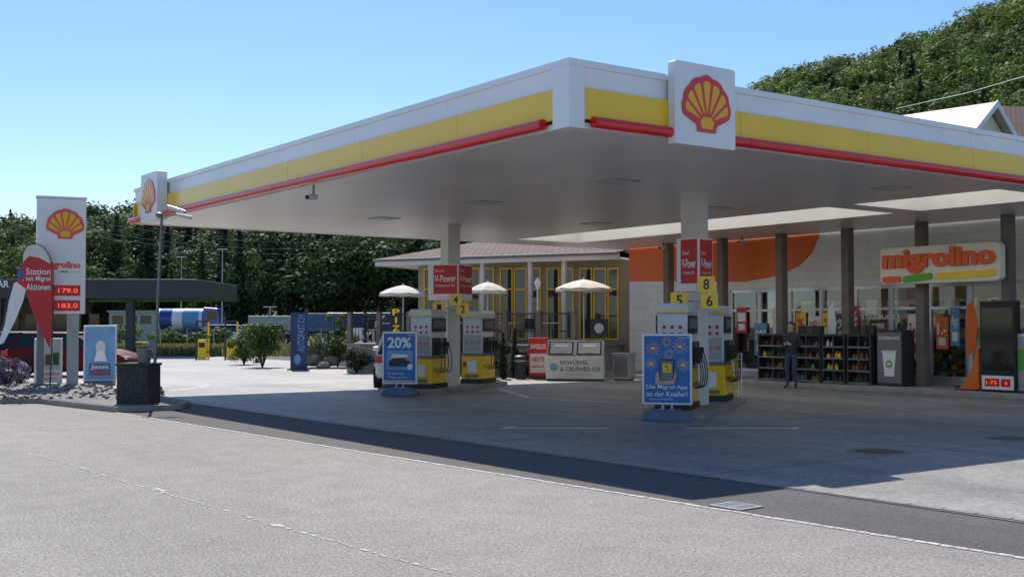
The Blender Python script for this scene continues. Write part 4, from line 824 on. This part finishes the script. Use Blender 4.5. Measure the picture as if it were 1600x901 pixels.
MB().box(-3.0,3.0,-1.0,1.0,.75,1.25).build('chassis','dark',t); MB().prism([(1.6,1.1),(3.2,1.1),(3.25,2.2),(3.0,3.4),(1.6,3.5)],-1.2,1.2).build('cab','carblue',t,bev=.08); MB().box(2.0,2.9,-1.22,-1.2,2.3,3.1).build('cab_window','carglass',t); MB().box(3.2,3.23,-1.0,1.0,2.2,3.0).build('windscreen','carglass',t)
for x_ in (-2.4,-1.3,2.5):
    for s in (-1,1): o=MB().cyl((x_,s*.85,.5),(x_,s*1.2,.5),.5,n=18).build('wheel','tyre',t,smooth=True); MB().cyl((x_,s*1.2,.5),(x_,s*1.22,.5),.25,n=14).build('hub','alu',o)
def trailer(u,d,L,mm,label,zt=3.2):
    t=thing('lorry_trailer',label,'trailer',gd(u,d),CAMROT,'trailers parked before the wood'); MB().box(-L/2,L/2,-1.2,1.2,1.1,zt).build('box',mm,t,bev=.05); MB().box(-L/2,L/2,-.9,.9,.7,1.1).build('chassis','dark',t)
    for x_ in (L*.2,L*.32,-L*.35): MB().cyl((x_,-1.15,.5),(x_,1.15,.5),.5,n=16).build('axle_wheels','tyre',t)
trailer(500,118,5,'bbase','slate blue box trailer left of the restaurant roof',3.0); trailer(565,122,7,'navy','dark blue box trailer partly behind the rockery shrubs',3.1); trailer(425,135,5,'lgrey','grey box trailer behind the parked vans',2.9)
t=thing('office_building','low pale distant building with a band of windows','building',gd(222,140),CAMROT); MB().box(-4,1.6,0,8,0,3.4).box(-4.2,1.8,-.3,8.3,3.4,3.6).build('wall','lgrey',t)
for k in range(3): MB().box(-3.6+k*1.7,-2.3+k*1.7,-.03,-.001,2.0,3.0).build('window','carglass',t)
for u,vt,d,l in ((283,402,120,'slim double headed street lamp behind the tanker'),(347,390,110,'slim grey street lamp right of the tanker'),(422,480,90,'short lamp post behind the round bush')):
    z_=D(u,vt,d).z; t=thing('street_lamp',l,'street lamp',gd(u,d),CAMROT); MB().cyl((0,0,0),(0,0,z_),.09,.05,8).build('post','steel',t); MB().box(-.5,.5,-.12,.12,z_,z_+.08).build('lamp_head','alu',t)
for k,u in enumerate((317,362)):
    p=gd(u,58); t=thing('vacuum_station','yellow and dark car vacuum station, %s of the pair'%['left','right'][k],'vacuum station',p,CAMROT); z1_=D(u,503,58).z
    for s in (-1,1): MB().box(s*.3-.04,s*.3+.04,-.04,.04,0,z1_).build('post','dark' if s<0 else 'yellow',t)
    MB().box(-.34,.34,-.05,.05,z1_,z1_+.08).build('crossbar','dark',t); MB().box(-.2,.2,-.15,.15,0,1.0).build('vacuum_unit','yellow',t,bev=.03); MB().box(-.15,.15,-.16,-.15,.6,.85).build('control_panel','black',t); MB().tube(bez((.2,0,.9),(.6,-.1,1.9),(.5,-.2,.1),(.25,-.1,.4)),.03).build('hose','black',t)
p=gd(120,62); t=thing('flat_roof_building','long dark flat roofed canopy building at the left edge with white letters','building',p,CAMROT)
def cl(u,v,yo=0): return PL(u,v,p,CAMROT,yo)
xa=cl(-120,450)[0]; xb=cl(308,450)[0]; za=cl(0,466)[1]; zb_=cl(0,436)[1]
MB().box(xa,xb,0,9,za,zb_).build('roof_slab','dark',t,bev=.03)
for u in (-90,-10,198): x_=cl(u,500)[0]; MB().box(x_-.2,x_+.2,.4,.8,0,za).build('column','dark',t)
MB().box(xa,cl(60,500)[0],7,7.3,0,za).build('back_wall','brown',t); 
for k in range(4): MB().box(xa+1+k*1.6,xa+2.2+k*1.6,6.95,6.99,.9,2.4).build('window','carglass',t)
text(t,'AR',cl(2,0)[0],cl(21,0)[0],cl(0,449)[1],cl(0,438)[1],-.01,'white',bold=.02,depth=.03)
for k,(v0,v1) in enumerate(((330,352),(345,360),(352,368))):
    a=D(100,v0+10,105); b=D(640,v1+20,125); t=[]
    for i in range(15): f=i/14; q=a.lerp(b,f); q.z-=2.5*math.sin(math.pi*f)*.5; t.append(q)
    tag(MB().tube(t,.02,4).build('overhead_cable','dark'),'thin dark overhead cable across the wood, %s'%['top one','middle one','lowest one'][k],'cable')
a=D(1400,170,70); b=D(1640,108,60); tag(MB().tube([a,a.lerp(b,.5)-Vector((0,0,.15)),b],.02,5).build('overhead_cable','offw'),'single pale cable crossing the hillside at upper right','cable')
p=gd(1548,52); t=thing('gable_house','house with white edged gable and pale roof above the canopy at right','house',p,CAMROT+R(42))
za=D(1550,166,52).z
MB().prism([(-2.4,0),(2.4,0),(2.4,za-1.75),(0,za-.15),(-2.4,za-1.75)],0,9).build('wall','cream',t)
def slab(s): return [(s*2.9,-.4,za-2.05),(0,-.4,za),(0,4.4,za),(s*2.9,4.4,za-2.05),(s*2.9,-.4,za-1.9),(0,-.4,za+.15),(0,4.4,za+.15),(s*2.9,4.4,za-1.9)]
for s in (-1,1): MB().add(slab(s),[(0,1,2,3),(4,5,6,7),(0,1,5,4),(2,3,7,6),(0,3,7,4)]).build('roof','lgrey',t)
MB().prism([(-2.95,za-2.2),(0,za-.1),(2.95,za-2.2),(2.95,za-1.9),(0,za+.2),(-2.95,za-1.9)],-.48,-.41).build('verge_board','white',t)
o=MB().box(-.5,.5,-.04,-.001,za-2.3,za-1.3).build('window','white',t); MB().box(-.42,.42,-.05,-.041,za-2.2,za-1.4).build('pane','carglass',o)
p=gd(1640,56); t=thing('tiled_roof_house','house with brown tiled roof at the right edge above the canopy','house',p,CAMROT); z_=D(1600,170,56).z
MB().box(-2.2,6,0,8,0,z_-1.3).build('wall','cream',t); MB().add([(-2.6,-.4,z_-1.4),(6.4,-.4,z_-1.4),(6.4,8.4,z_-1.4),(-2.6,8.4,z_-1.4),(-.4,4,z_+.9),(5,4,z_+.9)],[(0,1,5,4),(2,3,4,5),(3,0,4),(1,2,5)]).build('roof','brownroof',t)
# ---------------------------------------------------------------- left foreground group
isl=[G(u,v) for u,v in ((-160,600),(-160,632),(60,630),(180,644),(285,640),(296,634),(262,627),(150,606),(40,600))]
q=[(v.x,v.y) for v in isl]
struct(MB().hprism(q,0,.11).build('kerb_island','kerb',bev=.01)); 
cxm=sum(a for a,b in q)/len(q); cym=sum(b for a,b in q)/len(q)
struct(MB().flat([(cxm+(a-cxm)*.96,cym+(b-cym)*.93) for a,b in q],.116).build('gravel_bed','gravel'))
m=MB()
for i in range(420):
    u=random.uniform(-40,255); v=random.uniform(607,632); pp_=G(u,v); s_=random.uniform(.025,.07); m.add([(pp_.x+s_*a,pp_.y+s_*b*.8,.11+s_*c) for a,b,c in ((-1,-.7,0),(1,-.9,0),(.8,1,0),(-.9,.8,0),(-.5,-.4,.7),(.5,-.5,.8),(.4,.5,.75),(-.5,.4,.7))],[(0,1,5,4),(1,2,6,5),(2,3,7,6),(3,0,4,7),(4,5,6,7)])
tag(m.build('gravel_stones','rock'),'loose stones scattered on the planted kerb island','stones',kind='stuff')
p=G(100,608); dd=p.dot(fwd); rz=R(78)
t=thing('price_pylon','tall white price pylon with emblem and red digital prices','pylon',p,rz)
def pl_(u,v): return PL(u,v,p,rz,-.2)
x0_,x1_=pl_(62,0)[0],pl_(139,0)[0]; zt=pl_(100,310)[1]; zb_=pl_(100,490)[1]
MB().box(x0_,x1_,-.2,.2,zb_,zt).build('panel','white',t,bev=.03); MB().box(x0_-.02,x1_+.02,-.22,.22,zt,zt+.05).build('cap','alu',t)
xp0,xp1=pl_(112,0)[0],pl_(130,0)[0]; MB().box(xp0,xp1,-.12,.12,0,zb_).build('post','lgrey',t,bev=.01); MB().box(x0_+.05,x0_+.22,-.12,.12,0,zb_).build('post','grey',t,bev=.01)
xc,zc=pl_(102,350); pecten(t,xc,zc,.78,-.201,.02)
text(t,'migrolino',pl_(74,0)[0],pl_(131,0)[0],pl_(0,420)[1],pl_(0,406)[1],-.206,'orangel',bold=.05); rect(t,'green_stroke',pl_(100,0)[0],pl_(112,0)[0],pl_(0,424)[1],pl_(0,421)[1],-.201,'green'); rect(t,'yellow_stroke',pl_(114,0)[0],pl_(130,0)[0],pl_(0,424)[1],pl_(0,421)[1],-.201,'yellow')
for v0,v1,s_ in ((444,461,'179.0'),(468,485,'183.0')):
    rect(t,'price_display',pl_(82,0)[0],pl_(131,0)[0],pl_(0,v1)[1],pl_(0,v0)[1],-.201,'ledbg',.01); text(t,s_,pl_(97,0)[0],pl_(127,0)[0],pl_(0,v1-5)[1],pl_(0,v0+5)[1],-.214,'led',bold=.0)
pf=gd(78,29.8); rz=CAMROT+.1; t=thing('teardrop_flag','red teardrop flag with white lettering before the pylon','flag',pf,rz)
L_=[(78,545),(60,510),(48,480),(38,445),(35,415),(37,395),(44,384),(54,382),(66,386),(76,400),(81,425),(82,470),(81,520)]
MB().prism([PL(u,v,pf,rz) for u,v in L_],-.006,.006).build('cloth','redp',t)
Lw=[(37,395),(44,384),(54,382),(66,386),(76,400),(79,412),(60,402),(45,400),(36,410)]; MB().prism([PL(u,v,pf,rz) for u,v in Lw],-.009,-.0065).build('white_tip','offw',t)
pp_=[PL(u,v,pf,rz) for u,v in ((78,605),(81,545),(83,470),(83,425),(78,400),(68,385),(55,380),(44,383))]; MB().tube([(a,0,b) for a,b in pp_],[.02,.018,.016,.014,.012,.01,.008,.008]).build('pole','dark',t,smooth=True); MB().box(-.3,.3,-.3,.3,0,.05).build('foot','dark',t)
for i,s_ in enumerate(('Station','mit Migrol','Aktionen')):
    a=PL(41,429+i*12,pf,rz); b=PL(79,419+i*12,pf,rz); text(t,s_,a[0],b[0],a[1],b[1],-.011,'white',bold=.01)
pf=gd(2,30); t=thing('teardrop_flag','white and blue teardrop flag leaning out at the left edge','flag',pf,rz); L_=[(-4,540),(8,505),(14,470),(22,442),(38,436),(42,446),(36,470),(24,500),(6,535)]
MB().prism([PL(u,v,pf,rz) for u,v in L_][::1],-.006,.006).build('cloth','white',t); MB().prism([PL(u,v,pf,rz) for u,v in ((27,424),(33,414),(43,418),(48,432),(42,446),(38,436),(28,440))],-.006,.006).build('blue_tip','blue',t)
MB().prism([PL(u,v,pf,rz) for u,v in ((30,432),(44,446),(42,452),(28,442))],-.009,-.0065).build('red_stripe','redp',t)
MB().tube([(a,0,b) for a,b in [PL(u,v,pf,rz) for u,v in ((-8,605),(-4,540),(6,500),(14,462),(24,430),(36,414))]],.014).build('pole','dark',t,smooth=True); MB().box(-.5,.1,-.25,.25,0,.05).build('foot','dark',t)
p=G(75,606); rz=CAMROT+.15; t=thing('notice_case','small glazed notice case with red text below the pylon','notice case',p,rz); zt=D(75,528,p.dot(fwd)).z; MB().box(-.36,.36,-.03,.03,.15,zt).build('frame','alu',t,bev=.01); rect(t,'sheet',-.32,.32,.5,zt-.04,-.031,'lgrey'); rect(t,'print_block',-.3,.3,.2,.48,-.031,'offw')
text(t,'Wochenhit!',-.28,.28,.34,.44,-.037,'redp',bold=.02); text(t,'Angebot',-.25,.25,.22,.3,-.037,'redp',bold=.01)
for k in range(3): rect(t,'picture',-.26+k*.19,-.1+k*.19,.62,.85+.05*k,-.037,['redp','brown','dgreen'][k])
for s in (-1,1): MB().box(s*.3-.02,s*.3+.02,-.2,.2,0,.15).build('foot','steel',t)
p=G(156,600); t=thing('blue_poster_stand','light blue poster stand right of the pylon','poster stand',p,CAMROT+.1); zt=D(156,508,p.dot(fwd)).z; MB().box(-.46,.46,-.03,.03,.1,zt).build('frame','alu',t,bev=.01); rect(t,'artwork',-.42,.42,.14,zt-.04,-.031,'lblue'); rect(t,'title_block',-.3,.3,.25,.6,-.037,'bbase'); text(t,'Jetzt',-.25,.25,.42,.55,-.043,'white',bold=.02); text(t,'Aktion',-.25,.25,.28,.4,-.043,'redp',bold=.02)
MB().prism(circ(.02,1.05,.14,.2),-.038,-.034).build('picture','offw',t); MB().prism([(-.16,.66),(.2,.66),(.12,.95),(-.08,.95)],-.0405,-.0385).build('pictured_coat','white',t); MB().box(-.4,.4,-.2,.2,0,.1).build('foot','bbase',t)
p=G(206,640); t=thing('stone_bin','square dark exposed aggregate bin beside the camera post','bin',(p.x,p.y,0),CAMROT-.12); MB().box(-.33,.33,-.0,.6,0,.87).build('body','stone',t,bev=.02); MB().box(-.35,.35,-.02,.62,.87,.92).build('rim','stone',t,bev=.01); MB().box(-.25,.25,.1,.5,.92,.924).build('opening','black',t)
q=Vector((p.x,p.y,0))+RZ(CAMROT-.15)@Vector((.1,.3,0)); t=thing('wiper_dispenser','small grey windscreen cleaning bucket on the square dark bin','dispenser',(q.x,q.y,.924),CAMROT); MB().lathe([(0,0),(.12,0),(.15,.26),(.16,.28),(.13,.28),(.11,.05),(0,.05)],16).build('bucket','grey',t,smooth=True); MB().cyl((-.05,0,.06),(-.13,0,.38),.01).build('squeegee_handle','green',t); MB().box(-.2,-.05,-.02,.02,.36,.4).build('squeegee_head','dark',t)
p=G(239,633); d_=p.dot(fwd); zt=D(250,335,d_).z; t=thing('camera_post','slim grey leaning post with two cameras in front of the canopy','camera post',p,CAMROT); lean=(D(250,332,d_)-D(239,332,d_)).dot(rgt)
MB().cyl((0,0,0),(lean,0,zt),.036,.028).build('post','grey',t,smooth=True); MB().box(-.12,.12,-.12,.12,0,.02).build('base_plate','steel',t); MB().box(-.07,.09,-.12,-.03,1.1,1.35).build('junction_box','grey',t)
MB().cyl((lean+.12,-.02,zt+.16),(lean+.5,-.06,zt+.04),.045,n=12).build('camera_housing','alu',t,smooth=True); MB().cyl((lean+.3,0,zt+.0),(lean+.62,.02,zt-.07),.04,n=10).build('second_camera_housing','offw',t,smooth=True); MB().cyl((lean,0,zt-.02),(lean+.35,0,zt+.02),.014).build('bracket','grey',t); MB().lathe([(0,zt-.08),(.07,zt-.05),(.08,zt+.02),(0,zt+.06)],12,(lean-.06,0)).build('dome','grey',t,smooth=True)
# ---------------------------------------------------------------- person
def person(loc,rz,label):
    V=[];E=[];Rd=[]
    def n(p,r,par=None):
        V.append(p);Rd.append(r)
        if par is not None: E.append((par,len(V)-1))
        return len(V)-1
    pel=n((0,0,.95),(.15,.11)); sp=n((0,.01,1.14),(.145,.105),pel); ch=n((0,.0,1.34),(.17,.115),sp); nb=n((0,.0,1.47),(.07,.065),ch); nk=n((0,-.015,1.53),(.052,.052),nb)
    h1=n((0,-.03,1.58),(.068,.075),nk); h2=n((0,-.035,1.65),(.08,.098),h1); n((0,-.02,1.73),(.06,.075),h2)
    for s in (-1,1):
        hp=n((s*.09,0,.88),(.092,.092),pel); kn=n((s*.105,-.03,.5),(.062,.062),hp); cf=n((s*.11,-.0,.34),(.055,.055),kn); an=n((s*.115,.02,.09),(.04,.04),cf); n((s*.14,-.13,.04),(.04,.032),an)
        shd=n((s*.185,0,1.41),(.062,.062),ch); el=n((s*.24,.03,1.12),(.045,.045),shd); fa=n((s*.17,-.12,1.12),(.038,.038),el); wr=n((s*.095,-.24,1.17),(.027,.027),fa); pm=n((s*.06,-.3,1.19),(.03,.018),wr)
        for q in range(4):
            k=n((s*.05,-.33,1.165+q*.019),(.0095,.0095),pm); n((s*.015,-.345,1.165+q*.018),(.008,.008),k)
        k=n((s*.035,-.3,1.235),(.011,.011),pm); n((s*.015,-.315,1.25),(.009,.009),k)
    me=bpy.data.meshes.new('body'); me.from_pydata(V,E,[]); ob=bpy.data.objects.new('tmp',me); C.objects.link(ob)
    sk=ob.modifiers.new('s','SKIN'); 
    if not me.skin_vertices: 
        bm=bmesh.new(); bm.from_mesh(me); bm.verts.layers.skin.verify(); bm.to_mesh(me); bm.free()
    for i,sv in enumerate(me.skin_vertices[0].data): sv.radius=Rd[i]; sv.use_root=(i==0)
    ss=ob.modifiers.new('ss','SUBSURF'); ss.levels=2; ss.render_levels=2
    dg=bpy.context.evaluated_depsgraph_get(); dg.update(); m2=bpy.data.meshes.new_from_object(ob.evaluated_get(dg)); bpy.data.objects.remove(ob)
    m2.materials.clear()
    for k in ('jacket','jeans','skin','dark'): m2.materials.append(M[k])
    for pz in m2.polygons:
        c=pz.center; k=0
        if c.z<.085: k=3
        elif c.z<.93: k=1
        elif c.z>1.50: k=2
        elif c.y<-.25 and abs(c.x)<.12: k=2
        pz.material_index=k; pz.use_smooth=True
    t=thing('person',label,'person',loc,rz)
    o=bpy.data.objects.new('body',m2); C.objects.link(o); o.parent=t
    m=MB().lathe([(0,1.775),(.05,1.765),(.088,1.72),(.098,1.67),(.09,1.62),(.07,1.60)],14,(0,.0)); m.v=[(x,y*1.12+.005 if y>-.04 or z>1.70 else y*.3+.02,z) for x,y,z in m.v]; m.build('hair','hair',t,smooth=True)
    MB().tube([(0,-.125,1.67),(0,-.15,1.635),(0,-.13,1.625)],[.008,.014,.008],6).build('nose','skin',t,smooth=True)
    for s in (-1,1): MB().lathe([(0,-.02),(.015,-.01),(.018,.0),(.012,.02),(0,.025)],8).build('ear','skin',t,mw=Matrix.Translation((s*.088,-.03,1.645)),smooth=True); MB().box(s*.032-.012,s*.032+.012,-.131,-.12,1.655,1.666).build('eye','black',t)
    MB().box(-.022,.022,-.128,-.115,1.60,1.606).build('mouth','redp',t)
    o2=MB().box(-.035,.035,-.008,.008,0,.14).build('mobile_phone','black',None,bev=.004); q=Matrix.Rotation(rz,4,'Z')@Vector((0,-.325,0)); o2.location=(loc[0]+q.x,loc[1]+q.y,1.17); o2.rotation_euler=(R(-25),0,rz); tag(o2,'dark phone held by the standing person','phone')
p=G(1237,607); person((p.x,p.y,.005),CAMROT-R(35),'standing person in dark jacket and jeans looking down at a phone by the display shelves')
